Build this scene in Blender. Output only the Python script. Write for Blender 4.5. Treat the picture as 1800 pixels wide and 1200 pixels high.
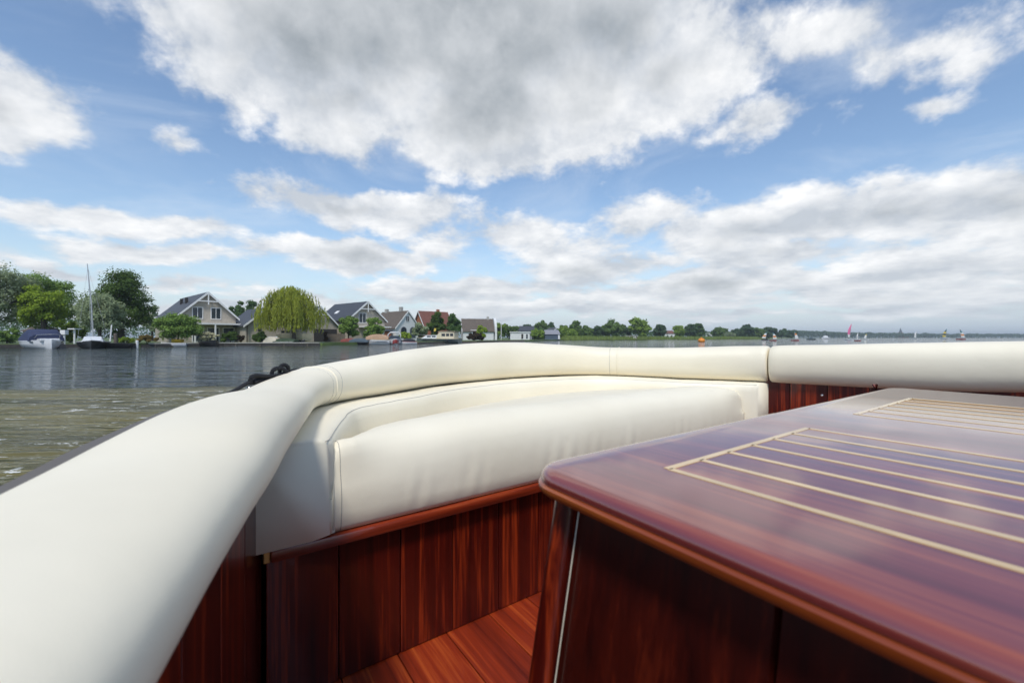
import bpy, bmesh, math, random
from mathutils import Vector, Matrix, noise

for o in list(bpy.data.objects):
    bpy.data.objects.remove(o)
S = bpy.context.scene
COL = S.collection
R = math.radians

# ------------------------------------------------------------------ camera
H, HOR, FPX = 1.10, 593.0, 750.0          # eye height, horizon row, focal length in photo pixels
cam_d = bpy.data.cameras.new('camera')
cam = bpy.data.objects.new('camera', cam_d)
COL.objects.link(cam)
cam.location = (0, 0, H)
cam.rotation_euler = (R(90), 0, 0)
cam_d.sensor_width = 36.0
cam_d.lens = 15.0
cam_d.shift_y = -(600 - HOR) / 1800.0
cam_d.clip_start = 0.02
cam_d.clip_end = 20000
cam_d.dof.use_dof = True
cam_d.dof.focus_distance = 2.6
cam_d.dof.aperture_fstop = 5.0
S.camera = cam

def P(px, py, Y):
    """photo pixel + distance along the view axis -> point"""
    return Vector(((px - 900) / FPX * Y, Y, H - (py - HOR) / FPX * Y))
def PX(px, Y): return (px - 900) / FPX * Y
def PZ(py, Y): return H - (py - HOR) / FPX * Y

# ------------------------------------------------------------------ sky and sun
SUN_EL, SUN_AZ = R(55), R(-174)             # azimuth measured clockwise from +Y
S.view_settings.view_transform = 'Standard'
S.view_settings.look = 'None'
S.view_settings.exposure = 0.33
S.view_settings.gamma = 1.0
S.view_settings.use_curve_mapping = False

world = bpy.data.worlds.new('World')
S.world = world
world.use_nodes = True
world.cycles.sampling_method = 'MANUAL'
world.cycles.sample_map_resolution = 512
wn, wl = world.node_tree.nodes, world.node_tree.links
wn.clear()
def W(t, **kw):
    n = wn.new(t)
    for k, v in kw.items(): setattr(n, k, v)
    return n
def wmath(op, a, b=None, c=None, clamp=False):
    n = W('ShaderNodeMath', operation=op, use_clamp=clamp)
    for i, v in enumerate((a, b, c)):
        if v is None: continue
        if isinstance(v, (int, float)): n.inputs[i].default_value = v
        else: wl.new(v, n.inputs[i])
    return n.outputs[0]
def wvec(op, a, b):
    n = W('ShaderNodeVectorMath', operation=op)
    for i, v in enumerate((a, b)):
        if isinstance(v, (tuple, list)): n.inputs[i].default_value = v
        elif isinstance(v, (int, float)): n.inputs['Scale'].default_value = v
        else: wl.new(v, n.inputs[i])
    return n.outputs[0]
def wmix(f, a, b):
    n = W('ShaderNodeMix', data_type='RGBA')
    for s, v in (('Factor', f), ('A', a), ('B', b)):
        i = [q for q in n.inputs if q.name == s and q.enabled][0]
        if isinstance(v, (int, float)): i.default_value = v
        elif isinstance(v, tuple): i.default_value = v + (1,) if len(v) == 3 else v
        else: wl.new(v, i)
    return [q for q in n.outputs if q.enabled][0]
def wstep(x, lo, hi):
    n = W('ShaderNodeMapRange', interpolation_type='SMOOTHSTEP')
    wl.new(x, n.inputs['Value'])
    n.inputs['From Min'].default_value = lo
    n.inputs['From Max'].default_value = hi
    return n.outputs['Result']
def wnoise(vec, scale, detail=6, rough=.55, color=False, dist=0.0):
    n = W('ShaderNodeTexNoise')
    wl.new(vec, n.inputs['Vector'])
    n.inputs['Scale'].default_value = scale
    n.inputs['Detail'].default_value = detail
    n.inputs['Roughness'].default_value = rough
    n.inputs['Distortion'].default_value = dist
    return n.outputs['Color'] if color else n.outputs['Fac']

sky = W('ShaderNodeTexSky')
sky.sky_type = 'NISHITA'
sky.sun_disc = False
sky.sun_elevation = SUN_EL
sky.sun_rotation = SUN_AZ
sky.air_density = 1.15
sky.dust_density = 0.25
sky.ozone_density = 3.0
tc = W('ShaderNodeTexCoord')
d0 = tc.outputs['Generated']
sep = W('ShaderNodeSeparateXYZ'); wl.new(d0, sep.inputs[0])
dz = sep.outputs['Z']
# cumulus field: places of the clouds seen from the lake (direction, width, height, weight)
clouds = [
    (800, 60, 520, 190, 1.25), (560, 60, 290, 170, .95), (1050, 50, 340, 170, 1.0), (870, 170, 330, 145, 1.05), (620, 175, 260, 105, .85),
    (1180, 110, 260, 120, .8), (390, 30, 130, 120, .6),
    (1450, 60, 170, 90, .50), (1640, 70, 230, 90, .50), (1360, 205, 130, 55, .50), (1690, 100, 160, 60, .48), (1640, 190, 70, 40, .42),
    (-20, 175, 170, 120, .85), (325, 246, 62, 42, .55),
    (150, 385, 170, 44, .68), (320, 402, 140, 40, .64), (270, 445, 190, 24, .58), (0, 352, 70, 34, .48),
    (610, 362, 230, 50, .82), (620, 446, 230, 34, .70), (900, 425, 240, 66, .66), (1150, 375, 150, 50, .52), (1060, 470, 280, 50, .62),
    (1330, 415, 240, 70, .70), (1560, 385, 380, 95, .80), (1770, 350, 300, 120, .80), (1420, 455, 260, 50, .72), (1680, 470, 330, 60, .64),
    (310, 500, 150, 20, .54), (560, 525, 200, 20, .50), (850, 512, 280, 36, .66), (1250, 505, 330, 40, .70), (1550, 525, 340, 36, .66), (1000, 545, 420, 26, .60), (1600, 495, 300, 44, .68), (400, 545, 420, 20, .54), (1500, 555, 500, 20, .58), (100, 470, 140, 18, .50),
    (-300, 420, 260, 80, .7), (2150, 300, 300, 160, .8), (-420, 120, 260, 140, .7),
]
warp = wvec('SCALE', wvec('SUBTRACT', wnoise(d0, 4.0, 5, .6, True), (.5, .5, .5)), .12)
dw = wvec('ADD', d0, warp)
field = None
for (cx, cy, rx, ry, w) in clouds:
    N = Vector(((cx - 900) / FPX, 1, (HOR - cy) / FPX)); c = 1 / N.length; N.normalize()
    Rv = Vector((0, 0, 1)).cross(N).normalized() * -1
    U = N.cross(Rv) * -1
    if U.z < 0: U = -U
    Rv = U.cross(N)
    M = Matrix((Rv, U, N)).transposed()
    m = W('ShaderNodeMapping', vector_type='TEXTURE')
    wl.new(dw, m.inputs['Vector'])
    m.inputs['Location'].default_value = N
    m.inputs['Rotation'].default_value = M.to_euler('XYZ')
    m.inputs['Scale'].default_value = (rx / FPX * c * 1.35, ry / FPX * c * 1.35, rx / FPX)
    g = W('ShaderNodeTexGradient', gradient_type='SPHERICAL')
    wl.new(m.outputs[0], g.inputs['Vector'])
    gw = wmath('MULTIPLY', g.outputs['Fac'], w)
    field = gw if field is None else wmath('SMOOTH_MAX', gw, field, .06)
# billows; flattened towards the horizon as a layer seen edge on
pz = wmath('ADD', wmath('MAXIMUM', dz, 0.0), .16)
flat = W('ShaderNodeCombineXYZ')
wl.new(wmath('DIVIDE', sep.outputs['X'], pz), flat.inputs['X'])
wl.new(wmath('DIVIDE', sep.outputs['Y'], pz), flat.inputs['Y'])
wl.new(wmath('MULTIPLY', dz, 3.0), flat.inputs['Z'])
zlog = wmath('MULTIPLY', wmath('LOGARITHM', wmath('ADD', wmath('MAXIMUM', dz, 0.0), .07), math.e), .62)
stretch = W('ShaderNodeCombineXYZ')
wl.new(sep.outputs['X'], stretch.inputs['X']); wl.new(sep.outputs['Y'], stretch.inputs['Y']); wl.new(zlog, stretch.inputs['Z'])
stretch_up = W('ShaderNodeMapping'); wl.new(stretch.outputs[0], stretch_up.inputs['Vector'])
stretch_up.inputs['Location'].default_value = (-.012, .012, .065)
n1 = wnoise(stretch.outputs[0], 5.5, 10, .60)
n1u = wnoise(stretch_up.outputs[0], 5.5, 7, .58)
nbig = wnoise(flat.outputs[0], .9, 4, .5)
D = wmath('MULTIPLY_ADD', wmath('SUBTRACT', n1, .5), 1.15, wmath('MULTIPLY_ADD', wmath('SUBTRACT', nbig, .5), .5, wmath('SUBTRACT', field, .295)))
belt = wmath('MULTIPLY', wmath('SUBTRACT', 1.0, wstep(dz, .02, .22)), .10)
D = wmath('ADD', D, belt)
alpha = wstep(D, -.03, .19)
thick = wstep(D, .24, .66)
lit = wmath('MULTIPLY_ADD', wmath('SUBTRACT', n1, n1u), 3.3, .44, clamp=True)
K = .86 / .125
def k(c): return tuple(v * K for v in c)
body = wmix(lit, k((.56, .60, .655)), k((1.0, 1.0, 1.0)))
core = wmix(lit, k((.32, .355, .385)), k((.52, .55, .58)))
cloudc = wmix(wmath('MULTIPLY', thick, .9), body, core)
# thin high veil, then cumulus, then milky air low down
veil = wnoise(flat.outputs[0], 1.3, 6, .6, dist=.6)
skyc = wmix(wmath('MULTIPLY', wstep(veil, .42, .75), .34), sky.outputs[0], k((.80, .86, .93)))
low = wmath('POWER', wmath('SUBTRACT', 1.0, wmath('MAXIMUM', dz, 0.0), clamp=True), 9.0)
skyc = wmix(low, skyc, k((.56, .66, .77)))
col = wmix(wmath('MULTIPLY', alpha, .96), skyc, cloudc)
low2 = wmath('POWER', wmath('SUBTRACT', 1.0, wmath('MAXIMUM', dz, 0.0), clamp=True), 24.0)
col = wmix(wmath('MULTIPLY', low2, .85), col, k((.57, .655, .74)))
bg = W('ShaderNodeBackground'); bg.inputs['Strength'].default_value = .125
wl.new(col, bg.inputs['Color'])
wo = W('ShaderNodeOutputWorld'); wl.new(bg.outputs[0], wo.inputs['Surface'])

sun_d = bpy.data.lights.new('sun', 'SUN')
sun_d.energy = 2.2
sun_d.angle = R(10)
sun_d.color = (1.0, .955, .88)
sun = bpy.data.objects.new('sun', sun_d)
COL.objects.link(sun)
sdir = Vector((math.sin(SUN_AZ) * math.cos(SUN_EL), math.cos(SUN_AZ) * math.cos(SUN_EL), math.sin(SUN_EL)))
sun.rotation_euler = (-sdir).to_track_quat('-Z', 'Y').to_euler()
sun.location = sdir * 60

# ------------------------------------------------------------------ helpers
class MB:
    """collects faces, builds ONE mesh object"""
    def __init__(s): s.v, s.f, s.mi = [], [], []
    def add(s, vs, fs, mi=0):
        o = len(s.v); s.v += [tuple(q) for q in vs]
        s.f += [tuple(i + o for i in f) for f in fs]; s.mi += [mi] * len(fs); return s
    def box(s, c, d, rz=0, mi=0, rx=0, ry=0):
        M = Matrix.Translation(Vector(c)) @ Matrix.Rotation(rz, 4, 'Z') @ Matrix.Rotation(ry, 4, 'Y') @ Matrix.Rotation(rx, 4, 'X')
        h = [q / 2 for q in d]
        vs = [M @ Vector((x * h[0], y * h[1], z * h[2])) for z in (-1, 1) for y in (-1, 1) for x in (-1, 1)]
        return s.add(vs, [(0, 2, 3, 1), (4, 5, 7, 6), (0, 1, 5, 4), (2, 6, 7, 3), (0, 4, 6, 2), (1, 3, 7, 5)], mi)
    def hexa(s, vs, mi=0):
        return s.add(vs, [(0, 3, 2, 1), (4, 5, 6, 7), (0, 1, 5, 4), (1, 2, 6, 5), (2, 3, 7, 6), (3, 0, 4, 7)], mi)
    def loft(s, rings, closed=True, caps=True, mi=0):
        n = len(rings[0]); vs = [p for r in rings for p in r]; fs = []
        for i in range(len(rings) - 1):
            for j in range(n if closed else n - 1):
                a, b = i * n + j, i * n + (j + 1) % n
                fs.append((a, b, b + n, a + n))
        if caps:
            fs.append(tuple(reversed(range(n)))); fs.append(tuple(range((len(rings) - 1) * n, len(rings) * n)))
        return s.add(vs, fs, mi)
    def tube(s, path, r, seg=8, mi=0, closed=False):
        path = [Vector(p) for p in path]; rings = []; n = len(path)
        rr = r if isinstance(r, (list, tuple)) else [r] * n
        ref = Vector((.13, .21, 1)).normalized()
        for i, p in enumerate(path):
            if closed: t = path[(i + 1) % n] - path[i - 1]
            else: t = path[min(i + 1, n - 1)] - path[max(i - 1, 0)]
            t.normalize()
            a = t.cross(ref)
            if a.length < .05: a = t.cross(Vector((1, 0, .2)))
            a.normalize(); b = t.cross(a)
            rings.append([p + (a * math.cos(q) + b * math.sin(q)) * rr[i] for q in [2 * math.pi * j / seg for j in range(seg)]])
        if closed: rings.append(rings[0])
        return s.loft(rings, True, not closed, mi)
    def lathe(s, prof, c=(0, 0, 0), seg=16, mi=0):
        c = Vector(c)
        rings = [[c + Vector((r * math.cos(2 * math.pi * j / seg), r * math.sin(2 * math.pi * j / seg), z)) for j in range(seg)] for r, z in prof]
        return s.loft(rings, True, True, mi)
    def mesh(s, name, mats, smooth=False, bevel=0):
        me = bpy.data.meshes.new(name)
        me.from_pydata(s.v, [], s.f)
        mats = mats if isinstance(mats, (list, tuple)) else [mats]
        for m in mats: me.materials.append(m)
        if len(mats) > 1: me.polygons.foreach_set('material_index', s.mi)
        bm = bmesh.new(); bm.from_mesh(me)
        bmesh.ops.recalc_face_normals(bm, faces=bm.faces)
        if bevel:
            bmesh.ops.bevel(bm, geom=[e for e in bm.edges if len(e.link_faces) == 2 and e.calc_face_angle(0) > .6], offset=bevel, segments=2, affect='EDGES', profile=.5)
        bm.to_mesh(me); bm.free()
        if smooth:
            for p in me.polygons: p.use_smooth = True
            if smooth != True:
                me.set_sharp_from_angle(angle=smooth)
        me.update()
        return me
    def build(s, name, mats, parent=None, smooth=False, bevel=0, loc=None, rz=0):
        return put(name, s.mesh(name, mats, smooth, bevel), parent, loc, rz)

def put(name, me, parent=None, loc=None, rz=0):
    o = bpy.data.objects.new(name, me); COL.objects.link(o)
    if parent: o.parent = parent
    if loc is not None: o.location = loc
    if rz: o.rotation_euler = (0, 0, rz)
    return o
def tag(o, label=None, cat=None, group=None, kind=None):
    if label: o['label'] = label
    if cat: o['category'] = cat
    if group: o['group'] = group
    if kind: o['kind'] = kind
    return o
def thing(name, label, cat, loc=(0, 0, 0), rz=0, group=None):
    o = bpy.data.objects.new(name, None); COL.objects.link(o)
    o.empty_display_size = .2
    o.location = loc; o.rotation_euler = (0, 0, rz)
    return tag(o, label, cat, group)

def catmull(pts, n):
    """smooth curve through tuples, n samples per span"""
    out = []; L = len(pts)
    for i in range(L - 1):
        p = [pts[max(i - 1, 0)], pts[i], pts[i + 1], pts[min(i + 2, L - 1)]]
        for j in range(n):
            t = j / n
            out.append(tuple(.5 * (2 * b + (c - a) * t + (2 * a - 5 * b + 4 * c - d) * t * t + (3 * b - a - 3 * c + d) * t ** 3) for a, b, c, d in zip(*p)))
    out.append(tuple(pts[-1]))
    return out

# ------------------------------------------------------------------ materials
def M_new(name):
    m = bpy.data.materials.new(name); m.use_nodes = True
    return m, m.node_tree.nodes, m.node_tree.links, m.node_tree.nodes['Principled BSDF']
def plain(name, c, rough=.6, var=.12, scale=3.0, metal=0, coat=0, bump=0, bscale=30):
    m, n, l, b = M_new(name)
    g = n.new('ShaderNodeTexCoord')
    t = n.new('ShaderNodeTexNoise'); t.inputs['Scale'].default_value = scale; t.inputs['Detail'].default_value = 5
    l.new(g.outputs['Object'], t.inputs['Vector'])
    r = n.new('ShaderNodeValToRGB')
    r.color_ramp.elements[0].position = .3; r.color_ramp.elements[1].position = .7
    r.color_ramp.elements[0].color = tuple(q * (1 - var) for q in c) + (1,)
    r.color_ramp.elements[1].color = tuple(min(1, q * (1 + var)) for q in c) + (1,)
    l.new(t.outputs['Fac'], r.inputs[0]); l.new(r.outputs[0], b.inputs['Base Color'])
    b.inputs['Roughness'].default_value = rough; b.inputs['Metallic'].default_value = metal
    b.inputs['Coat Weight'].default_value = coat; b.inputs['Coat Roughness'].default_value = .06
    if bump:
        t2 = n.new('ShaderNodeTexNoise'); t2.inputs['Scale'].default_value = bscale; t2.inputs['Detail'].default_value = 4
        l.new(g.outputs['Object'], t2.inputs['Vector'])
        bp = n.new('ShaderNodeBump'); bp.inputs['Strength'].default_value = bump; bp.inputs['Distance'].default_value = .01
        l.new(t2.outputs['Fac'], bp.inputs['Height']); l.new(bp.outputs[0], b.inputs['Normal'])
    return m

def vinyl(name, c):
    m, n, l, b = M_new(name)
    g = n.new('ShaderNodeTexCoord')
    t = n.new('ShaderNodeTexNoise'); t.inputs['Scale'].default_value = 2.5; t.inputs['Detail'].default_value = 6
    l.new(g.outputs['Object'], t.inputs['Vector'])
    r = n.new('ShaderNodeValToRGB')
    r.color_ramp.elements[0].position = .3; r.color_ramp.elements[1].position = .75
    r.color_ramp.elements[0].color = tuple(q * w_ for q, w_ in zip(c, (.90, .89, .87))) + (1,)
    r.color_ramp.elements[1].color = c + (1,)
    l.new(t.outputs['Fac'], r.inputs[0]); l.new(r.outputs[0], b.inputs['Base Color'])
    b.inputs['Roughness'].default_value = .5
    b.inputs['Specular IOR Level'].default_value = .35
    v = n.new('ShaderNodeTexVoronoi'); v.inputs['Scale'].default_value = 420
    l.new(g.outputs['Object'], v.inputs['Vector'])
    w = n.new('ShaderNodeTexNoise'); w.inputs['Scale'].default_value = 9; w.inputs['Detail'].default_value = 3
    l.new(g.outputs['Object'], w.inputs['Vector'])
    b1 = n.new('ShaderNodeBump'); b1.inputs['Strength'].default_value = .12; b1.inputs['Distance'].default_value = .0006
    l.new(v.outputs['Distance'], b1.inputs['Height'])
    b2 = n.new('ShaderNodeBump'); b2.inputs['Strength'].default_value = .4; b2.inputs['Distance'].default_value = .006
    l.new(w.outputs['Fac'], b2.inputs['Height']); l.new(b1.outputs[0], b2.inputs['Normal'])
    l.new(b2.outputs[0], b.inputs['Normal'])
    return m

def wood(name, dark, mid, light, axis, coat=1.0, rough=.35, scale=1.0, crough=.04, spec=.5, streak=.5):
    """varnished timber, grain along local axis 0/1/2; every object gets its own tone and grain"""
    m, n, l, b = M_new(name)
    g = n.new('ShaderNodeTexCoord'); oi = n.new('ShaderNodeObjectInfo')
    off = n.new('ShaderNodeVectorMath'); off.operation = 'SCALE'
    off.inputs[0].default_value = (13.1, 7.7, 9.3); l.new(oi.outputs['Random'], off.inputs['Scale'])
    ad = n.new('ShaderNodeVectorMath'); l.new(g.outputs['Object'], ad.inputs[0]); l.new(off.outputs[0], ad.inputs[1])
    mp = n.new('ShaderNodeMapping'); l.new(ad.outputs[0], mp.inputs['Vector'])
    sc = [27 * scale] * 3; sc[axis] = 1.1 * scale
    mp.inputs['Scale'].default_value = sc
    t1 = n.new('ShaderNodeTexNoise'); t1.inputs['Scale'].default_value = 1; t1.inputs['Detail'].default_value = 7; t1.inputs['Roughness'].default_value = .62; t1.inputs['Distortion'].default_value = .5
    l.new(mp.outputs[0], t1.inputs['Vector'])
    mp2 = n.new('ShaderNodeMapping'); l.new(ad.outputs[0], mp2.inputs['Vector'])
    sc2 = [150 * scale] * 3; sc2[axis] = 5 * scale
    mp2.inputs['Scale'].default_value = sc2
    t2 = n.new('ShaderNodeTexNoise'); t2.inputs['Scale'].default_value = 1; t2.inputs['Detail'].default_value = 2
    l.new(mp2.outputs[0], t2.inputs['Vector'])
    mx = n.new('ShaderNodeMath'); mx.operation = 'MULTIPLY_ADD'; mx.inputs[1].default_value = .28
    l.new(t2.outputs['Fac'], mx.inputs[0]); l.new(t1.outputs['Fac'], mx.inputs[2])
    ra = n.new('ShaderNodeMath'); ra.operation = 'MULTIPLY_ADD'; ra.inputs[1].default_value = .13
    l.new(oi.outputs['Random'], ra.inputs[0]); l.new(mx.outputs[0], ra.inputs[2])
    r = n.new('ShaderNodeValToRGB'); e = r.color_ramp.elements
    e[0].position = .44; e[0].color = dark + (1,)
    e[1].position = .74; e[1].color = mid + (1,)
    q = e.new(.80 + .2 * streak); q.color = light + (1,)
    l.new(ra.outputs[0], r.inputs[0]); l.new(r.outputs[0], b.inputs['Base Color'])
    b.inputs['Roughness'].default_value = rough
    b.inputs['Specular IOR Level'].default_value = spec
    b.inputs['Coat Weight'].default_value = coat; b.inputs['Coat Roughness'].default_value = crough
    t3 = n.new('ShaderNodeTexNoise'); t3.inputs['Scale'].default_value = 7; t3.inputs['Detail'].default_value = 2
    l.new(ad.outputs[0], t3.inputs['Vector'])
    bp = n.new('ShaderNodeBump'); bp.inputs['Strength'].default_value = .12; bp.inputs['Distance'].default_value = .004
    l.new(t3.outputs['Fac'], bp.inputs['Height']); l.new(bp.outputs[0], b.inputs['Coat Normal'])
    return m

MAT = {}
MAT['vinyl'] = vinyl('cream_vinyl', (.90, .83, .665))
MAT['piping'] = plain('cream_piping', (.66, .62, .50), .5)
MAT['thread'] = plain('grey_thread', (.42, .40, .36), .7)
MAH = ((.016, .0011, .0007), (.072, .0040, .0014), (.30, .034, .006))
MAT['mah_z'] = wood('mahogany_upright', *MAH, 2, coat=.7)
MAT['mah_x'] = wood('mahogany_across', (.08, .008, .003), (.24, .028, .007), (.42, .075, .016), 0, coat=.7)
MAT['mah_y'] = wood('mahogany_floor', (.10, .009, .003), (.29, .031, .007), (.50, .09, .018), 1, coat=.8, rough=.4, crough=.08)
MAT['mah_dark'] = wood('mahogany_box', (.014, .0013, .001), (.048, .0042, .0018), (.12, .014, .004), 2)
MAT['mah_top'] = wood('mahogany_table', (.085, .011, .012), (.19, .030, .026), (.33, .075, .035), 1, coat=1.0, rough=.3, crough=.085, scale=.7)
MAT['mah_edge'] = wood('mahogany_moulding', (.09, .013, .003), (.24, .045, .008), (.45, .12, .02), 1, coat=.6, scale=.9)  # orange lightened to paint sunlight into the table's lower edge
MAT['mah_top'].node_tree.nodes['Principled BSDF'].inputs['Coat IOR'].default_value = 1.75
MAT['maple'] = plain('pale_inlay', (.68, .44, .17), .35, .1, 20, coat=1)
MAT['brass'] = plain('brass', (.55, .36, .12), .3, metal=.8)
MAT['steel'] = plain('steel', (.6, .6, .6), .25, metal=1)
MAT['rope'] = plain('navy_rope', (.012, .013, .017), .8, .3, 60, bump=.8, bscale=250)
MAT['rubber'] = plain('grey_rubber', (.13, .115, .10), .6)
MAT['hullblue'] = plain('dark_hull', (.015, .018, .03), .2, coat=1)
# ------------------------------------------------------------------ the boat we sit in (boat frame: x = across, y = along, z up)
YAW = R(35)
ER = Vector((math.cos(YAW), math.sin(YAW), 0)); EF = Vector((-math.sin(YAW), math.cos(YAW), 0))
def BW(s, f, z): return ER * s + EF * f + Vector((0, 0, z))
FLOOR = H - .905
PANEL = 1.173
# inner foot of the side cushion (s, f), its lower edge and top edge below the eye, its width
coam = [(-.27, -1.5, .27, .12, .22), (-.20, -.7, .27, .13, .22), (-.12, 0, .268, .138, .22), (-.03, .4, .265, .143, .22), (.014, .61, .262, .140, .22), (.057, .75, .26, .125, .215), (.10, .92, .258, .121, .212),
        (.143, 1.08, .257, .121, .21), (.225, 1.34, .255, .136, .205), (.30, 1.54, .255, .129, .20), (.40, 1.68, .255, .108, .20), (.67, 1.83, .255, .077, .20), (1.04, 2.01, .255, .045, .20),
        (1.46, 2.09, .255, .029, .20), (1.85, 2.06, .255, .046, .20), (2.10, 1.90, .255, .066, .20), (2.28, 1.52, .255, .062, .20), (2.43, 1.27, .255, .05, .20), (2.50, 1.08, .255, .045, .20),
        (2.58, .5, .245, .024, .20), (2.64, 0, .215, .008, .20), (2.70, -.7, .21, 0, .20), (2.72, -1.5, .21, 0, .20)]
def widen(c):                                     # the side cushion is fuller along the cockpit
    k_ = .016 if c[1] < .5 else .026 if c[1] < 1.2 else .012
    return (c[0] + k_, c[1], c[2], c[3], c[4] + k_) if c[0] < .25 else c
coam = [widen(c) for c in coam]
CS = catmull(coam, 8)
def normals(c):
    out = []
    for i in range(len(c)):
        a, b = c[max(i - 1, 0)], c[min(i + 1, len(c) - 1)]
        t = Vector((b[0] - a[0], b[1] - a[1])).normalized()
        out.append(Vector((-t.y, t.x)))            # left of travel = outward
    return out
NS = normals(CS)
# smooth normals
for _ in range(3):
    NS = [(NS[max(i - 1, 0)] + NS[i] * 2 + NS[min(i + 1, len(NS) - 1)]).normalized() for i in range(len(NS))]

boat = thing('motor_boat', 'open varnished mahogany launch the picture is taken from', 'boat', BW(1.3, .3, 0), YAW)
BO = Vector((1.3, .3, 0))
def bl(s, f, z, o=BO): return Vector((s - o.x, f - o.y, z - o.z))

# coaming cushions -------------------------------------------------
def coam_ring(i, shrink=1.0, slide=0.0, n=28, grow=0.0):
    s, f, db, dt, w = CS[i]; nn = NS[i]
    cz = H - (db + dt) / 2; hz = (db - dt) / 2 * shrink + grow; hw = w / 2 * shrink + grow
    t = Vector((nn.y, -nn.x))
    ring = []
    for j in range(n):
        a = 2 * math.pi * j / n; ca, sa = math.cos(a), math.sin(a); e = 2 / 2.5
        x = math.copysign(abs(ca) ** e, ca) * hw; z = math.copysign(abs(sa) ** e, sa) * hz
        x += .12 * (z - hz) * -1 * .35                   # inner face leans in a little
        q = Vector((s, f)) + nn * (w / 2 + x) + t * slide
        ring.append((q.x, q.y, cz + z))
    return ring
def coaming(name, label, i0, i1, cap0, cap1):
    o = Vector((CS[(i0 + i1) // 2][0], CS[(i0 + i1) // 2][1], H - .25))
    root = thing(name, label, 'cushion', BW(*o), YAW)
    rings = []
    for q in range(i0, i1 + 1):
        if q == i0 and cap0:
            for sh, sl in ((.80, -.0), (.92, .004), (.98, .012)): rings.append(coam_ring(q, sh, sl))
            continue
        if q == i1 and cap1:
            for sh, sl in ((.98, -.012), (.92, -.004), (.80, 0)): rings.append(coam_ring(q, sh, sl))
            continue
        rings.append(coam_ring(q))
    rings = [[(p[0] - o.x, p[1] - o.y, p[2] - o.z + .0022 * noise.noise(Vector((p[0] * 5, p[1] * 5, p[2] * 8)))) for p in r] for r in rings]
    MB().loft(rings).build('cover', MAT['vinyl'], root, smooth=True)
    return root, o
def nearest_index(s, f):
    return min(range(len(CS)), key=lambda i: (CS[i][0] - s) ** 2 + (CS[i][1] - f) ** 2)
GAP = nearest_index(2.487, 1.11)
cA, oA = coaming('coaming_cushion', 'long cream vinyl coaming cushion curving round the end of the boat', 0, GAP - 0, False, True)
cB, oB = coaming('coaming_cushion', 'straight cream vinyl coaming cushion beyond the inlaid mahogany table', GAP, len(CS) - 1, True, False)
# shift the second cushion a little so that a seam gap shows
cB.location += EF * -.006
def seam_at(root, o, idx, grow, r, mat, name='seam'):
    ring = coam_ring(idx, 1.0, 0, 40, grow)
    MB().tube([(p[0] - o.x, p[1] - o.y, p[2] - o.z) for p in ring], r, 6, closed=True).build(name, mat, root, smooth=True)
k0 = nearest_index(.375, 1.655)
seam_at(cA, oA, k0, .0005, .0028, MAT['vinyl'], 'welt'); seam_at(cA, oA, k0 + 1, -.0002, .0010, MAT['thread'])
seam_at(cA, oA, k0 - 1, -.0002, .0008, MAT['thread'])
k1 = nearest_index(2.10, 1.90)
seam_at(cA, oA, k1, -.0002, .0012, MAT['thread']); seam_at(cA, oA, k1 + 1, .0005, .0026, MAT['vinyl'], 'welt')

# gunwale, hull, side planking ------------------------------------------------
def offs(i, d): return Vector((CS[i][0], CS[i][1])) + NS[i] * d
rings = []
for i in range(len(CS)):
    w = CS[i][4]; zt = H - CS[i][3] - .028
    a, b = offs(i, w * .55), offs(i, w + .009)
    rings.append([bl(a.x, a.y, zt), bl(b.x, b.y, zt), bl(b.x, b.y, zt - .045), bl(a.x, a.y, zt - .045)])
MB().loft(rings).build('gunwale', MAT['rubber'], boat, smooth=R(40))
rings = []
for i in range(len(CS)):
    w = CS[i][4]; zt = H - CS[i][3] - .076
    p = []
    for d, z in ((w + .008, zt), (w + .03, zt - .2), (w + .0, .25), (w - .1, -.12), (w - .35, -.3), (w - .38, -.26), (w - .14, -.08), (w - .04, .27), (w - .01, zt - .2), (w - .03, zt)):
        q = offs(i, d); p.append(bl(q.x, q.y, z))
    rings.append(p)
MB().loft(rings).build('hull', MAT['hullblue'], boat, smooth=R(50))
# floor boards
def hull_s(f, side):
    best = None
    idx = range(len(CS) // 2) if side < 0 else range(len(CS) // 2, len(CS))
    i = min(idx, key=lambda q: abs(CS[q][1] - f)); return CS[i][0]
nplank = 17; pw = 2.62 / nplank
me = MB().box((0, 0, 0), (pw - .003, 2.85, .02)).mesh('floor_plank', MAT['mah_y'], bevel=.0015)
sole = MB().box(bl(1.27, -.18, FLOOR - .034), (2.62, 2.85, .02)).build('floor', MAT['rubber'], boat)
for q in range(nplank):
    put('plank', me, sole, bl(-.03 + pw * (q + .5), -.18, FLOOR - .0101))
# bench front
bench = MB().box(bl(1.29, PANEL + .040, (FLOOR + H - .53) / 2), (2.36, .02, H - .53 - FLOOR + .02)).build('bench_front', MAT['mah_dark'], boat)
me = MB().box((0, 0, 0), (.1652, .018, .905 - .522)).mesh('bench_plank', MAT['mah_z'], bevel=.0022)
for q in range(14):
    put('plank', me, bench, bl(.104 + .0835 + .168 * q, PANEL + .021, FLOOR + (.905 - .522) / 2 + .003))
MB().box(bl(1.29, PANEL - .002, H - .518), (2.36, .05, .030)).build('bench_trim', MAT['mah_x'], boat, smooth=R(40), bevel=.007)
MB().box(bl(.1035, PANEL + .004, H - .518), (.0145, .042, .031)).build('trim_end', MAT['brass'], boat, bevel=.002)
MB().box(bl(1.29, PANEL + .42, H - .512), (2.36, .80, .02)).build('bench_top', MAT['mah_dark'], boat)
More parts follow.
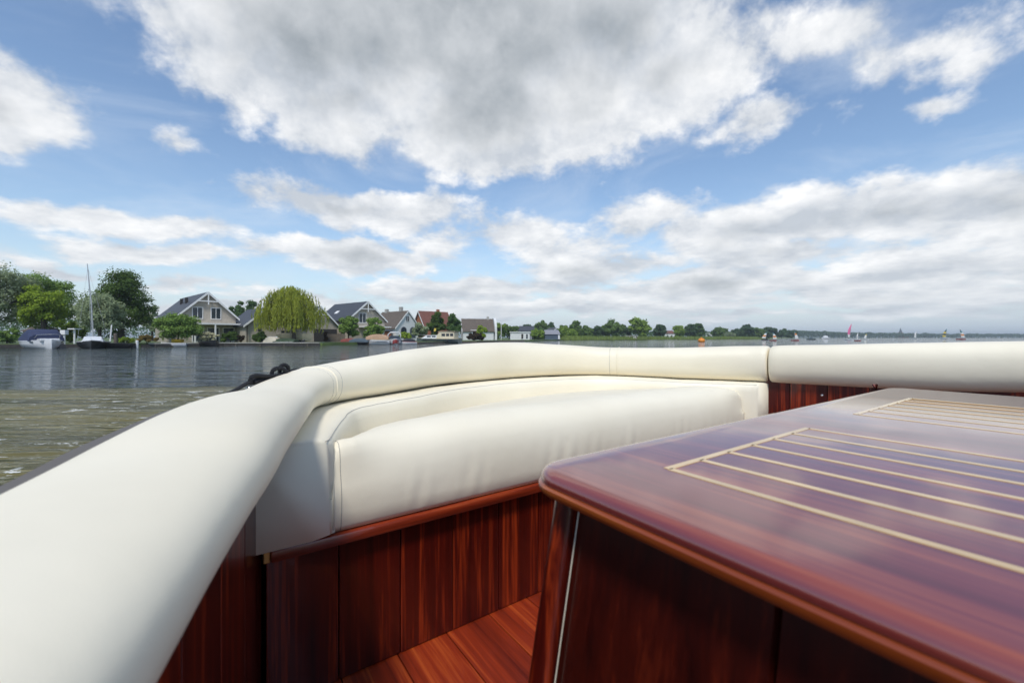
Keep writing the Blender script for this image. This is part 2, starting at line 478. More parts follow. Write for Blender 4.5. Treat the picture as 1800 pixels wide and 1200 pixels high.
# side planking: upright planks following the hull
for side in (-1, 1):
    idx = [i for i in range(len(CS)) if (CS[i][0] < 1.3) == (side < 0) and CS[i][1] < PANEL + .12]
    pts = [(Vector((CS[i][0], CS[i][1])) + NS[i] * (.108 if side < 0 else .075)) for i in idx]
    if side > 0: pts = pts[::-1]
    # cumulative length from aft
    cl = [0]
    for a, b in zip(pts, pts[1:]): cl.append(cl[-1] + (b - a).length)
    def at(L):
        for i in range(len(pts) - 1):
            if cl[i + 1] >= L: t = (L - cl[i]) / (cl[i + 1] - cl[i]); return pts[i].lerp(pts[i + 1], t)
        return pts[-1]
    # plank joints counted back from the bench
    Lb = min(range(len(pts)), key=lambda i: abs(pts[i].y - (PANEL + .03))); Lb = cl[Lb]
    liner = MB()
    rr = []
    for p, i in zip(pts, idx if side < 0 else idx[::-1]):
        n2 = NS[i] * .022
        rr.append([bl(p.x + n2.x, p.y + n2.y, H - .19), bl(p.x + n2.x * 1.6, p.y + n2.y * 1.6, H - .19), bl(p.x + n2.x * 1.6, p.y + n2.y * 1.6, FLOOR - .03), bl(p.x + n2.x, p.y + n2.y, FLOOR - .03)])
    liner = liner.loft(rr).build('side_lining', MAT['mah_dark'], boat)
    me = MB().box((0, 0, 0), (.165, .016, .70)).mesh('side_plank', MAT['mah_z'], bevel=.002)
    q = 0
    while True:
        b1, b0 = Lb - .168 * q, Lb - .168 * (q + 1)
        if b0 < 0.05: break
        A, B = at(b0), at(b1); m_ = (A + B) / 2; ang = math.atan2(B.y - A.y, B.x - A.x)
        put('plank', me, liner, bl(m_.x, m_.y, FLOOR + .352), ang)
        q += 1
# little dome nut and curved rib on the far side wall
MB().lathe([(.006, 0), (.006, .004), (.003, .007)], (0, 0, 0), 10).build('dome_nut', MAT['steel'], boat, loc=bl(2.5, .86, H - .29)).rotation_euler = (0, R(-90), 0)
MB().tube([bl(2.53, .66, H - .22), bl(2.515, .645, H - .27), bl(2.52, .63, H - .36)], .012, 8).build('rib', MAT['mah_z'], boat, smooth=True)
# cleat ring on the gunwale
sh = MB().tube([P(431, 685, 1.31) + v for v in (Vector((0, 0, -.012)), Vector((.006, 0, .006)), Vector((.012, .0, .008)), Vector((.018, 0, -.006)))], .0035, 8).build('shackle', MAT['steel'], boat, smooth=True)
sh.matrix_parent_inverse = (Matrix.Translation(boat.location) @ Matrix.Rotation(YAW, 4, 'Z')).inverted()

# backrest ------------------------------------------------------------------
i0 = min(range(len(CS) // 2), key=lambda i: abs(CS[i][1] - (PANEL - .025)))
i1 = min(range(len(CS) // 2, len(CS)), key=lambda i: abs(CS[i][1] - (PANEL - .015)))
ob = Vector((1.3, 1.7, H - .5))
br = thing('backrest_cushion', 'cream vinyl backrest wrapped round the bench, under the coaming cushion', 'cushion', BW(*ob), YAW)
rings = []; edge = []; inner = {}
prof = [(.13, .262), (.03, .252), (-.02, .252), (-.052, .254), (-.068, .260), (-.077, .272), (-.081, .30), (-.083, .36), (-.085, .44), (-.086, .499), (-.02, .505), (.13, .505)]
for i in range(i0, i1 + 1):
    u = (i - i0) / (i1 - i0)
    r = []
    for d, dr in prof:
        q = offs(i, d if d > -.02 else d * (.70 + .5 * min(1, min(u, 1 - u) / .13)))
        wob = .0025 * noise.noise(Vector((q.x * 6, q.y * 6, dr * 6))) + .002 * noise.noise(Vector((q.x * 19, q.y * 19, dr * 3)))
        # the two end faces stand flat in the plane of the bench front
        y = q.y
        if i == i0: y = PANEL - .028
        if i == i1: y = PANEL - .028
        if i not in (i0, i1): y = max(y, PANEL - .024)
        r.append(Vector((q.x - ob.x, y - ob.y, H - dr + wob - ob.z)))
    rings.append(r); edge.append(r[4] + Vector((0, 0, .0004)))
    inner[i] = r[8] + Vector((ob.x, ob.y, 0))
def endcap(r, dy):
    c = sum(r, Vector()) / len(r)
    return [Vector((c.x + (p.x - c.x) * .93, p.y + dy, c.z + (p.z - c.z) * .965)) for p in r]
rings = [endcap(rings[0], -.008)] + [[p + Vector((0, .006, 0)) for p in rings[0]]] + rings[1:-1] + [[p + Vector((0, .006, 0)) for p in rings[-1]]] + [endcap(rings[-1], -.008)]
MB().loft(rings).build('cover', MAT['vinyl'], br, smooth=R(80))
MB().tube(edge, .0010, 6).build('seam', MAT['thread'], br, smooth=True)

# seat cushion -----------------------------------------------------------------
inn = [inner[i] for i in range(i0, i1 + 1)]
def back_f(s):
    best = 0
    for a, b in zip(inn, inn[1:]):
        if (a.x - s) * (b.x - s) <= 0 and abs(a.x - b.x) > 1e-6:
            t = (s - a.x) / (b.x - a.x); best = max(best, a.y + (b.y - a.y) * t)
    return best
os_ = Vector((1.3, PANEL + .3, H - .5))
seat = thing('seat_cushion', 'thick cream vinyl seat cushion on the mahogany bench, front edge rolled over', 'cushion', BW(*os_), YAW)
s0, s1 = .240, 2.378
rings = []; NN = 260
for q in range(NN + 1):
    u = q / NN; u2 = .5 - .5 * math.cos(math.pi * u); u2 = u * .7 + u2 * .3
    s = s0 + (s1 - s0) * u2
    e = min(u2, 1 - u2) * (s1 - s0)                      # distance from the nearer end
    er = .045 if u2 < .5 else .30
    ez = 1 - max(0, 1 - e / er) ** 2.4                  # rounds the ends over
    crown = .256 + (.035 if u2 < .5 else .055) * (1 - ez) + .018 * max(0, 1 - u2 / .2)
    fb = max(back_f(s) - .012, PANEL + .12)
    dep = fb - PANEL
    f0 = PANEL - .018 + (.035 * (1 - ez) if u2 > .5 else .004 * (1 - ez))
    q_ = min(1, dep / .45)
    sect = [(f0 + .03, .502), (f0 + .006, .500), (f0 - .004, .485), (f0 - .009, .45), (f0 - .010, .41), (f0 - .006, crown + .11), (f0 + .004, crown + .07), (f0 + .020 * q_, crown + .04), (f0 + .045 * q_, crown + .018),
            (f0 + .085 * q_, crown + .004), (f0 + .14 * q_, crown), (f0 + .22 * q_, crown + .012 * q_), (f0 + dep * .75, crown + .05 * q_), (f0 + dep * .92, crown + .085 * q_), (fb, crown + .12), (fb, .5)]
    r = []
    for j, (f, d) in enumerate(sect):
        p = Vector((s, f, d))
        pk = max(0, noise.noise(Vector((s * 7, 3.3, 0)))) * max(0, 1 - abs(d - .45) / .09) * (1 if s < 1.7 else .3) if 2 < j < 8 else 0
        wr = .0035 * noise.noise(Vector((s * 4, f * 5, d * 5))) + .009 * pk * math.sin(s * 95 + d * 40 + 2.5 * noise.noise(Vector((s * 5, 0, 7))))
        r.append(Vector((s - os_.x, f - os_.y + (wr if 2 < j < 7 else 0), H - d - os_.z + (wr if 6 < j < 14 else 0))))
    rings.append(r)
MB().loft(rings).build('cover', MAT['vinyl'], seat, smooth=R(60))
def near_ring(e): return min(rings[:80], key=lambda r: abs(r[3].x - (s0 - os_.x + e)))
MB().tube([r + Vector((0, -.0006, .0006)) for r in near_ring(.014)[1:12]], .0024, 6).build('welt', MAT['piping'], seat, smooth=True)
MB().tube([r + Vector((0, -.0004, .0004)) for r in near_ring(.028)[1:12]], .0009, 6).build('seam', MAT['thread'], seat, smooth=True)

# inlaid table / engine box -----------------------------------------------------
TD = .18; TZ = H - TD
ot = Vector((1.2, -.15, FLOOR))
tb = thing('engine_box', 'varnished mahogany engine box with pale inlay lines on its rounded top', 'box', BW(*ot), YAW)
sL, sR_, fF, fB = .360, 2.03, .492, -.95
def rrect(inset, z, rad):
    pts = []
    L, Rr, F, B = sL + inset, sR_ - inset, fF - inset, fB + inset
    rr = max(rad - inset, .01)
    for (cx, cy, a0) in ((L + rr, F - rr, 90), (L + rr, B + rr, 180), (Rr - rr, B + rr, 270), (Rr - rr, F - rr, 0)):
        for q in range(9):
            a = R(a0 + q * 90 / 8)
            pts.append((cx + rr * math.cos(a) - ot.x, cy + rr * math.sin(a) - ot.y, z - ot.z))
    return pts
RAD = .062
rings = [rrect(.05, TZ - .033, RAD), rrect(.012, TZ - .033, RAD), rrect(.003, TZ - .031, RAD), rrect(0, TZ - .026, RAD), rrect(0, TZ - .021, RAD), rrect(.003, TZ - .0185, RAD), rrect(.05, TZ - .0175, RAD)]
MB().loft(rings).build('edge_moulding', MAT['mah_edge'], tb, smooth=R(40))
rings = [rrect(.045, TZ - .0180, RAD), rrect(.0045, TZ - .0172, RAD), rrect(.0035, TZ - .014, RAD), rrect(.0045, TZ - .009, RAD), rrect(.008, TZ - .0045, RAD), rrect(.013, TZ - .0015, RAD), rrect(.020, TZ, RAD)]
top = MB().loft(rings).build('table_top', MAT['mah_top'], tb, smooth=R(35))
def strip(a, b, w=.0104):
    a, b = Vector(a), Vector(b); d = (b - a); L = d.length; m_ = (a + b) / 2
    MB().box((0, 0, 0), (w, L, .004)).build('inlay_strip', MAT['maple'], top, loc=(m_.x - ot.x, m_.y - ot.y, TZ - .0012 - ot.z), rz=math.atan2(d.y, d.x) - math.pi / 2)
for sa, sb in ((.512, .965), (1.235, 1.69)):
    fe = .357
    for q in range(7):
        s = sa + (sb - sa) * q / 6
        strip((s, fe - .0026), (s, fB + .14))
    strip((sa - .0026, fe), (sb + .0026, fe)); strip((sa - .0026, fB + .14), (sb + .0026, fB + .14))
# leaning sides: boards between raked corner posts
zt, zb = TZ - .031, FLOOR
fl = .12
tl = [(sL + .055, fF - .05), (sR_ - .055, fF - .05), (sR_ - .055, fB + .05), (sL + .055, fB + .05)]
bl_ = [(sL + .055 - fl, fF - .05 + .02), (sR_ - .055 + fl, fF - .05 + .02), (sR_ - .055 + fl, fB + .05 - .02), (sL + .055 - fl, fB + .05 - .02)]
def lp(a, b, t): return (a[0] + (b[0] - a[0]) * t, a[1] + (b[1] - a[1]) * t)
cx = ((tl[0][0] + tl[1][0]) / 2, (tl[0][1] + tl[2][1]) / 2)
for e in range(4):
    a, b, c, d = tl[e], tl[(e + 1) % 4], bl_[(e + 1) % 4], bl_[e]
    n = 7 if e % 2 == 0 else 5
    for q in range(n):
        g0, g1 = q / n + .0025, (q + 1) / n - .0025
        A, B, Cc, Dd = lp(a, b, g0), lp(a, b, g1), lp(d, c, g1), lp(d, c, g0)
        inn_ = lambda p: (p[0] + (cx[0] - p[0]) * .03, p[1] + (cx[1] - p[1]) * .03)
        vs = [(A, zt), (B, zt), (Cc, zb), (Dd, zb)]
        outv = [(p[0] - ot.x, p[1] - ot.y, z - ot.z) for p, z in vs]; inv = [(inn_(p)[0] - ot.x, inn_(p)[1] - ot.y, z - ot.z) for p, z in vs]
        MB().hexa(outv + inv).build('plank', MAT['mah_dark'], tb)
for e in range(4):
    a, d = tl[e], bl_[e]
    o_ = lambda p, k_=.004: (p[0] + math.copysign(k_, p[0] - cx[0]) - ot.x, p[1] + math.copysign(k_, p[1] - cx[1]) - ot.y)
    pa, pd = o_(a), o_(d)
    MB().tube([(pa[0], pa[1], zt - ot.z + .002), (pd[0], pd[1], 0)], [.017, .019], 14).build('corner_post', MAT['mah_z'], tb, smooth=R(40))
sb_ = o_(tl[0], .0); sc_ = o_(bl_[0], .0)
MB().tube([(sb_[0] - .006, sb_[1] - .022, zt - ot.z), (sc_[0] - .006, sc_[1] - .024, .0)], .0010, 6).build('pale_joint', MAT['piping'], tb)
# dark liner inside so that joints read as dark lines
MB().hexa([((p[0] + (cx[0] - p[0]) * .05) - ot.x, (p[1] + (cx[1] - p[1]) * .05) - ot.y, z - ot.z) for pts, z in ((tl, zt), (bl_, zb)) for p in pts]).build('carcass', MAT['rubber'], tb)

# mooring line on the gunwale ------------------------------------------------------
ro = P(455, 680, 1.38)
rope = thing('mooring_rope', 'dark navy mooring rope coiled on the gunwale behind the cushion', 'rope', ro)
def rp(pts, r=.0068, n=10):
    q = catmull([tuple(P(*p) - ro) for p in pts], n)
    MB().tube(q, r, 8).build('rope_loop', MAT['rope'], rope, smooth=True)
rp([(392, 696, 1.17), (415, 685, 1.25), (436, 673, 1.33), (455, 671, 1.38), (478, 667, 1.44), (500, 655, 1.5), (520, 650, 1.56)], .0058)
rp([(440, 676, 1.34), (441, 664, 1.34), (450, 660, 1.36), (472, 661, 1.41), (492, 659, 1.46), (506, 653, 1.5), (490, 664, 1.45), (462, 669, 1.39), (446, 672, 1.35)])
rp([(443, 671, 1.36), (452, 666, 1.38), (474, 667, 1.43), (494, 662, 1.47)])
rp([(478, 662, 1.44), (479, 652, 1.44), (487, 647, 1.45), (497, 648, 1.47), (503, 654, 1.48), (494, 660, 1.47), (483, 660, 1.45)], .0066)
rp([(492, 658, 1.49), (492, 646, 1.48), (499, 641, 1.49), (506, 645, 1.5), (507, 654, 1.51), (512, 655, 1.53)], .0066)
# ------------------------------------------------------------------ water
m, n, l, b = M_new('lake_water')
geo = n.new('ShaderNodeNewGeometry')
def mth(op, a, b_=None, c_=None, clamp=False):
    q = n.new('ShaderNodeMath'); q.operation = op; q.use_clamp = clamp
    for i, v in enumerate((a, b_, c_)):
        if v is None: continue
        if isinstance(v, (int, float)): q.inputs[i].default_value = v
        else: l.new(v, q.inputs[i])
    return q.outputs[0]
def nz(scale, sc=(1, 1, 1), rot=0, detail=4, rough=.55, dist=0):
    mp = n.new('ShaderNodeMapping'); l.new(geo.outputs['Position'], mp.inputs['Vector'])
    mp.inputs['Scale'].default_value = sc; mp.inputs['Rotation'].default_value = (0, 0, rot)
    t = n.new('ShaderNodeTexNoise'); l.new(mp.outputs[0], t.inputs['Vector'])
    t.inputs['Scale'].default_value = scale; t.inputs['Detail'].default_value = detail; t.inputs['Roughness'].default_value = rough; t.inputs['Distortion'].default_value = dist
    return t.outputs['Fac']
def stp(x, lo, hi):
    q = n.new('ShaderNodeMapRange'); q.interpolation_type = 'SMOOTHSTEP'; l.new(x, q.inputs['Value'])
    q.inputs['From Min'].default_value = lo; q.inputs['From Max'].default_value = hi
    return q.outputs['Result']
sp = n.new('ShaderNodeSeparateXYZ'); l.new(geo.outputs['Position'], sp.inputs[0])
# the churned, silty water of our own wake ends in a slightly ragged front
front = mth('SUBTRACT', mth('MULTIPLY_ADD', sp.outputs['X'], .12, 10.3), sp.outputs['Y'])
front = mth('MULTIPLY_ADD', mth('SUBTRACT', nz(1.6, detail=7, rough=.65), .5), 1.3, front)
silt = stp(front, -.08, .12)
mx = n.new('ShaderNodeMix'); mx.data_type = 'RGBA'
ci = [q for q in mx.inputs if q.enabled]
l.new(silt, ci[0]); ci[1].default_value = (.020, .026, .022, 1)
rb = n.new('ShaderNodeValToRGB'); rb.color_ramp.elements[0].color = (.075, .066, .024, 1); rb.color_ramp.elements[1].color = (.215, .185, .075, 1)  # silt browns; the dark stripes paint wave-trough shade into the colour
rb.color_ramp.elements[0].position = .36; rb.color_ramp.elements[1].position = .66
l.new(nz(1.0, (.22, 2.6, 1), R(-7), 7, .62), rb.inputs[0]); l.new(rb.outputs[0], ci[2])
# foam flecks
fo = mth('MULTIPLY', stp(nz(3.2, (.8, 2.0, 1), R(-6), 7, .66, .6), .585, .625), stp(nz(.9, (1, 1.6, 1), 0, 3), .48, .58))
fo2 = mth('MULTIPLY', stp(nz(8, (.7, 2.0, 1), R(-6), 3, .6), .645, .69), .6)
foam = mth('MULTIPLY', mth('MAXIMUM', fo, fo2), silt)
mf = n.new('ShaderNodeMix'); mf.data_type = 'RGBA'; fi = [q for q in mf.inputs if q.enabled]
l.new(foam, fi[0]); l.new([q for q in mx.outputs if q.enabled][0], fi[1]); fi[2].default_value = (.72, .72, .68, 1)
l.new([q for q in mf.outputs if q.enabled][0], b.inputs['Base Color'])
l.new(mth('MULTIPLY_ADD', silt, .12, mth('MULTIPLY_ADD', foam, .4, .045)), b.inputs['Roughness'])
b.inputs['IOR'].default_value = 1.33
# ripples: long crests across the view plus fine chop, calmer far away
h1 = nz(1.0, (.30, 1.35, 1), R(-5), 5, .55, .3)
h2 = nz(4.0, (.42, 1.3, 1), R(8), 4, .6)
h3 = nz(.42, (.5, 1.3, 1), R(-14), 3, .5)
far = stp(sp.outputs['Y'], 18, 90)
bp = n.new('ShaderNodeBump'); bp.inputs['Distance'].default_value = .30
l.new(mth('MULTIPLY_ADD', h2, .26, mth('MULTIPLY_ADD', h3, 2.4, mth('MULTIPLY', h1, 1.6))), bp.inputs['Height'])
l.new(mth('MULTIPLY_ADD', silt, .40, mth('MULTIPLY_ADD', far, -.32, .60)), bp.inputs['Strength'])
l.new(mth('MULTIPLY_ADD', silt, -.18, .5), b.inputs['Specular IOR Level'])
l.new(bp.outputs[0], b.inputs['Normal'])
MAT['water'] = m
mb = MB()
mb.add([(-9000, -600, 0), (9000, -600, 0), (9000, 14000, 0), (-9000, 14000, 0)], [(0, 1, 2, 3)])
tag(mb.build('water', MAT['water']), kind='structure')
# ------------------------------------------------------------------ shore
rnd = random.Random(7)
GZ = .38                                                    # ground above the water
shore = [(-260, 40), (-80, 44.5), (-54, 46), (-44, 50.5), (-38, 56.5), (-26, 58.5), (-23, 65), (-15, 69), (-12, 82), (-7, 87), (-3, 105), (6, 118), (16, 150), (38, 183), (70, 205), (112, 235), (150, 262),
         (190, 330), (300, 520), (520, 800), (900, 960), (1500, 1080), (3200, 1500), (7000, 3000)]
def shore_y(x):
    for (a, b), (c, d) in zip(shore, shore[1:]):
        if a <= x <= c: return b + (d - b) * (x - a) / (c - a)
    return shore[-1][1]
MAT['grass'] = plain('lawn', (.085, .125, .032), .9, .35, .25)
mb = MB()
top = [(x, y, GZ) for x, y in shore]; bot = [(x, y - .12, -.5) for x, y in shore]; back = [(-9000, 40, GZ), (-9000, 13000, 3), (7000, 13000, 3)]
nS = len(shore)
mb.add(top + [(7000, 13000, GZ), (-9000, 13000, GZ), (-9000, 40, GZ)], [tuple(range(nS + 3))])
mb.add(top + bot, [(i, i + 1, i + 1 + nS, i + nS) for i in range(nS - 1)])
tag(mb.build('ground', MAT['grass']), kind='structure')

MAT['brick'] = plain('beige_brick', (.42, .37, .30), .85, .14, 2.5)
MAT['slate'] = plain('slate_roof', (.052, .056, .066), .55, .22, 3)
MAT['white'] = plain('white_paint', (.78, .77, .74), .5, .05)
MAT['glass'] = plain('window_glass', (.03, .04, .05), .08, .1)
MAT['dark'] = plain('dark_interior', (.035, .03, .026), .7, .3)
MAT['thatch'] = plain('brown_roof', (.12, .095, .075), .85, .25, 3)
MAT['redbrick'] = plain('red_brick', (.33, .115, .055), .85, .15, 3)
MAT['redtile'] = plain('red_tile_roof', (.17, .065, .045), .8, .2, 3)
MAT['timber'] = plain('weathered_timber', (.13, .105, .08), .85, .3, 4)
MAT['timberdark'] = plain('wet_timber', (.035, .03, .026), .7, .3, 4)
MAT['concrete'] = plain('pale_concrete', (.42, .40, .36), .85, .15, 2)
MAT['greyblue'] = plain('blue_grey_cladding', (.07, .095, .13), .6, .15, 3)
MAT['whitewash'] = plain('whitewash', (.68, .68, .66), .7, .06)
MAT['greyclad'] = plain('grey_cladding', (.24, .24, .26), .7, .1)

# ---- houses: local x along the gable, y back along the ridge ------------------------------
def window(root, x, z, w, h, y=-.0, cols=2, frame='white'):
    f = MB()
    t = .09
    f.box((x, y - .03, z + h / 2 - t / 2), (w, .10, t)).box((x, y - .03, z - h / 2 + t / 2), (w, .10, t))
    f.box((x - w / 2 + t / 2, y - .03, z), (t, .099, h - 2 * t)).box((x + w / 2 - t / 2, y - .03, z), (t, .099, h - 2 * t))
    for c in range(1, cols): f.box((x - w / 2 + w * c / cols, y - .03, z), (.06, .08, h - 2 * t))
    wo_ = f.build('window', MAT[frame], root)
    MB().box((x, y - .012, z), (w - t, .03, h - t)).build('pane', MAT['glass'], wo_)
    return wo_
def gable_house(name, label, px, Y, yaw, w, ln, eave, ridge, wall='brick', roof='slate', cat='house', oh=.45, truss=True, wins=(), group=None, barge='white'):
    root = thing(name, label, cat, (PX(px, Y), Y, GZ), yaw, group)
    e, r = eave - GZ, ridge - GZ
    hw = w / 2; sl = (r - e) / hw
    v = [(-hw, 0, -.3), (hw, 0, -.3), (hw, 0, e), (0, 0, r - .05), (-hw, 0, e)]
    mb = MB(); n = 5
    mb.add(v + [(x, ln, z) for x, y, z in v], [(0, 1, 2, 3, 4), (9, 8, 7, 6, 5)] + [(i, (i + 1) % 5, (i + 1) % 5 + 5, i + 5) for i in range(5)])
    mb.build('wall', MAT[wall], root)
    for sg in (-1, 1):
        ex = hw + .35; ez = e - .35 * sl
        q = []
        for yy in (-oh, ln + .3):
            q.append([(0, yy, r), (sg * ex, yy, ez), (sg * ex, yy, ez + .16), (0, yy, r + .17)])
        MB().loft(q).build('roof', MAT[roof], root)
        b = []
        for yy in (-oh - .05, -oh + .04):
            b.append([(0, yy, r + .21), (sg * (ex + .05), yy, ez + .17), (sg * (ex + .05), yy, ez - .12), (0, yy, r - .14)])
        MB().loft(b).build('bargeboard', MAT[barge], root)
    if truss:
        tz = r - 1.25; tw = (r - tz) / sl
        MB().box((0, -oh, tz), (2 * tw, .09, .16)).build('tie_beam', MAT['white'], root)
        MB().box((0, -oh, (tz - .5 + r) / 2), (.16, .085, r - tz + .5)).build('king_post', MAT['white'], root)
    for wi in wins: window(root, *wi)
    return root, e, r
h1, e, r = gable_house('house', 'beige brick gabled house with two upper windows and a white veranda', 365, 64, R(49), 7.4, 15, 4.15, 7.75,
                       wins=[(-1.25, 4.35, 1.35, 1.75, 0, 2), (1.05, 4.35, 1.35, 1.75, 0, 2)])
MB().box((.9, -1.3, 2.72), (6.2, 2.6, .22)).build('veranda_roof', MAT['white'], h1)
for x in (-2.1, .35, 3.9): MB().box((x, -2.5, 1.3), (.18, .18, 2.62)).build('veranda_post', MAT['white'], h1)
for x, w_ in ((-1.2, 1.5), (.7, 1.6), (2.7, 1.6)):
    d = MB().box((x, -.04, 1.15), (w_, .1, 2.2)).build('glazed_door', MAT['white'], h1); MB().box((x, -.08, 1.15), (w_ - .25, .06, 1.95)).build('pane', MAT['glass'], d)
sl = (7.75 - 4.15) / 3.7
for yy in (5.2, 8.4):
    MB().box((-1.5, yy, r - 1.5 * sl + .55), (.35, .35, .9)).build('roof_vent', MAT['dark'], h1)
h2, e, r = gable_house('house', 'beige brick gabled house with one upper window between two round bushes', 645, 77, R(51), 7.4, 11, 4.25, 7.45, wins=[(-.9, 4.2, 1.5, 1.8, 0, 2)])
MB().box((.9, -1.1, 2.6), (5.5, 2.2, .2)).build('veranda_roof', MAT['white'], h2)
for x in (-1.4, 1.9): MB().box((x, -2.1, 1.2), (.2, .2, 2.6)).build('veranda_post', MAT['white'], h2)
sk = MB().box((-2.2, 6.4, r - 2.2 * ((7.45 - 4.25) / 3.7) + .2), (.8, 1.0, .12), ry=-.71).build('skylight', MAT['white'], h2)
g1, e, r = gable_house('garage', 'low beige brick garage with slate roof beside the veranda house', 470, 66, R(49), 6.0, 8.5, 3.0, 5.6, cat='garage', truss=False, wins=[(-1.1, 2.0, .45, .7, 0, 1, 'dark')])
MB().box((-2.9, -.35, 1.3), (.11, .11, 2.7)).build('downpipe', MAT['dark'], g1)
g2, e, r = gable_house('garage', 'low beige brick garage with slate roof half behind the weeping willow', 562, 72, R(51), 6.2, 8.0, 3.1, 6.2, cat='garage')
MB().box((1.0, -.05, 1.1), (4.0, .08, 2.1)).build('open_bay', MAT['dark'], g2)
h3, e, r = gable_house('house', 'white gabled house with brown roof and round arched windows', 717, 98, R(52), 6.6, 9.5, 3.4, 7.1, wall='whitewash', roof='thatch', truss=False, oh=.25,
                       wins=[(-.1, 5.0, 1.1, 1.3, 0, 2)])
def arch_window(root, x, z, w, h):
    pts = [(x - w / 2, z - h / 2), (x + w / 2, z - h / 2)] + [(x + w / 2 * math.cos(a), z + h / 2 - w / 2 + w / 2 * math.sin(a)) for a in [math.pi * q / 10 for q in range(11)]]
    f = MB().loft([[(a, yy, b) for a, b in pts] for yy in (-.06, .02)]).build('window', MAT['greyclad'], root)
    MB().loft([[(x + (a - x) * .86, yy, z + (b - z) * .9) for a, b in pts] for yy in (-.08, -.03)]).build('pane', MAT['glass'], f)
arch_window(h3, -1.2, 1.9, 1.7, 2.6); arch_window(h3, 1.35, 1.9, 1.7, 2.6)
MB().box((0, 2.5, r + .55), (.7, .7, 1.1)).build('chimney', MAT['concrete'], h3); MB().box((0, 8.0, r + .35), (.7, .7, .9)).build('chimney', MAT['concrete'], h3)
dm = MB().add([(-3.9, 8.2, 1.8), (-3.9, 10.6, 1.8), (-3.9, 9.4, 6.0), (-1.2, 8.2, 1.8), (-1.2, 10.6, 1.8), (-1.2, 9.4, 6.0)], [(0, 1, 2), (3, 5, 4), (0, 2, 5, 3), (1, 4, 5, 2), (0, 3, 4, 1)]).build('dormer', MAT['whitewash'], h3)
MB().box((-4.4, 4.3, 1.0), (1.2, 6.5, 2.0)).build('lean_to', MAT['redbrick'], h3); MB().box((-4.5, 4.3, 2.12), (1.7, 7.0, .2)).build('lean_to_roof', MAT['dark'], h3)
h4, e, r = gable_house('house', 'red brick house with a red tiled roof behind dark trees', 737, 118, R(-48), 6.0, 9, 4.2, 8.3, wall='redbrick', roof='redtile', truss=False, wins=[(0.4, 3.9, .9, 1.5, 0, 1)])
MB().box((0, 6, r + .3), (.7, .7, 1.0)).build('chimney', MAT['redbrick'], h4)
h5, e, r = gable_house('house', 'low house with long grey brown roof and a white end gable', 812, 122, R(-78), 7.0, 8.6, 3.0, 6.3, wall='whitewash', roof='thatch', truss=False, oh=.3)
MB().box((0, 7.5, r + .35), (.6, .6, .9)).build('chimney', MAT['concrete'], h5)
w5 = MB().box((3.54, 3.4, 1.9), (.1, 2.6, 1.9)).build('window', MAT['white'], h5); MB().box((3.61, 3.4, 1.9), (.06, 1.5, .9)).build('pane', MAT['glass'], w5)
MB().loft([[(x, yy, z) for x, z in [(-3.4, 0), (3.4, 0)] + [(3.3 * math.cos(a), 3.0 + 3.4 * math.sin(a)) for a in [math.pi * q / 12 for q in range(13)]]] for yy in (8.95, 9.6)]).build('end_gable', MAT['whitewash'], h5)
def block(name, label, cat, px0, px1, pyt, Y, depth, wall, roofmat, pitch=0, rz=0, doors=()):
    w_ = PX(px1, Y) - PX(px0, Y); h = PZ(pyt, Y) - GZ
    root = thing(name, label, cat, ((PX(px0, Y) + PX(px1, Y)) / 2, Y + depth / 2, GZ), rz)
    MB().box((0, 0, h / 2 - .1), (w_, depth, h)).build('wall', MAT[wall], root)
    if pitch:
        MB().loft([[(-w_ / 2 - .25, y_, h - .1), (w_ / 2 + .25, y_, h - .1), (w_ / 2 - .2, y_ * .1, h + pitch), (-w_ / 2 + .2, y_ * .1, h + pitch)] for y_ in (-depth / 2 - .3, depth / 2 + .3)]).build('roof', MAT[roofmat], root)
    else:
        MB().box((0, 0, h + .0), (w_ + .5, depth + .5, .22)).build('roof', MAT[roofmat], root)
    for (x, z, a, b, mt) in doors:
        d_ = MB().box((x * w_, -depth / 2 - .03, z * h), (a * w_, .1, b * h)).build('door' if b > .6 else 'window', MAT['white'], root); MB().box((x * w_, -depth / 2 - .07, z * h), (a * w_ * .75, .08, b * h * .82)).build('pane', MAT[mt], d_)
    return root
block('boat_shed', 'white flat roofed shed on the bank beyond the brown hedge', 'shed', 897, 931, 583.5, 135, 5, 'whitewash', 'white', doors=[(.12, .45, .14, .8, 'dark'), (.36, .45, .12, .7, 'glass')])
block('boathouse', 'blue grey boathouse with a low pitched roof at the water', 'shed', 957, 984, 587, 150, 7, 'greyblue', 'greyclad', pitch=1.5, doors=[(.44, .5, .10, .9, 'white')])
block('carport', 'open white carport with flat roof beside the blue grey boathouse', 'shed', 936, 954, 589, 152, 4, 'dark', 'white', doors=[(-.3, .4, .2, .7, 'dark'), (.3, .4, .2, .7, 'dark')])
block('house', 'low house with grey roof behind the white flat roofed shed', 'house', 912, 940, 581, 175, 7, 'greyclad', 'slate', pitch=2.0, doors=[(.0, .5, .2, .4, 'glass')])
gable_house('house', 'white pointed gable rising behind the blue grey boathouse', 978, 190, R(20), 5.0, 8, 3.2, 5.4, wall='whitewash', roof='slate', truss=False, wins=[(0, 2.0, 1.0, 1.2, 0, 1)])
block('jetty_hut', 'brown timber hut with a pale flat roof beside the big round tree', 'shed', 1099, 1120, 590, 196, 5, 'timber', 'concrete', doors=[(-.25, .45, .3, .7, 'dark'), (.3, .45, .2, .7, 'concrete')])
block('house', 'small white house glimpsed between two far lakeside trees', 'house', 1168, 1186, 586, 260, 7, 'whitewash', 'redtile', pitch=1.8, doors=[(-.2, .5, .2, .4, 'glass'), (.2, .5, .2, .4, 'glass')])
block('house', 'white modern house with big dark windows among lakeside trees', 'house', 1241, 1253, 585, 300, 6, 'whitewash', 'white', doors=[(-.15, .5, .4, .55, 'glass')])
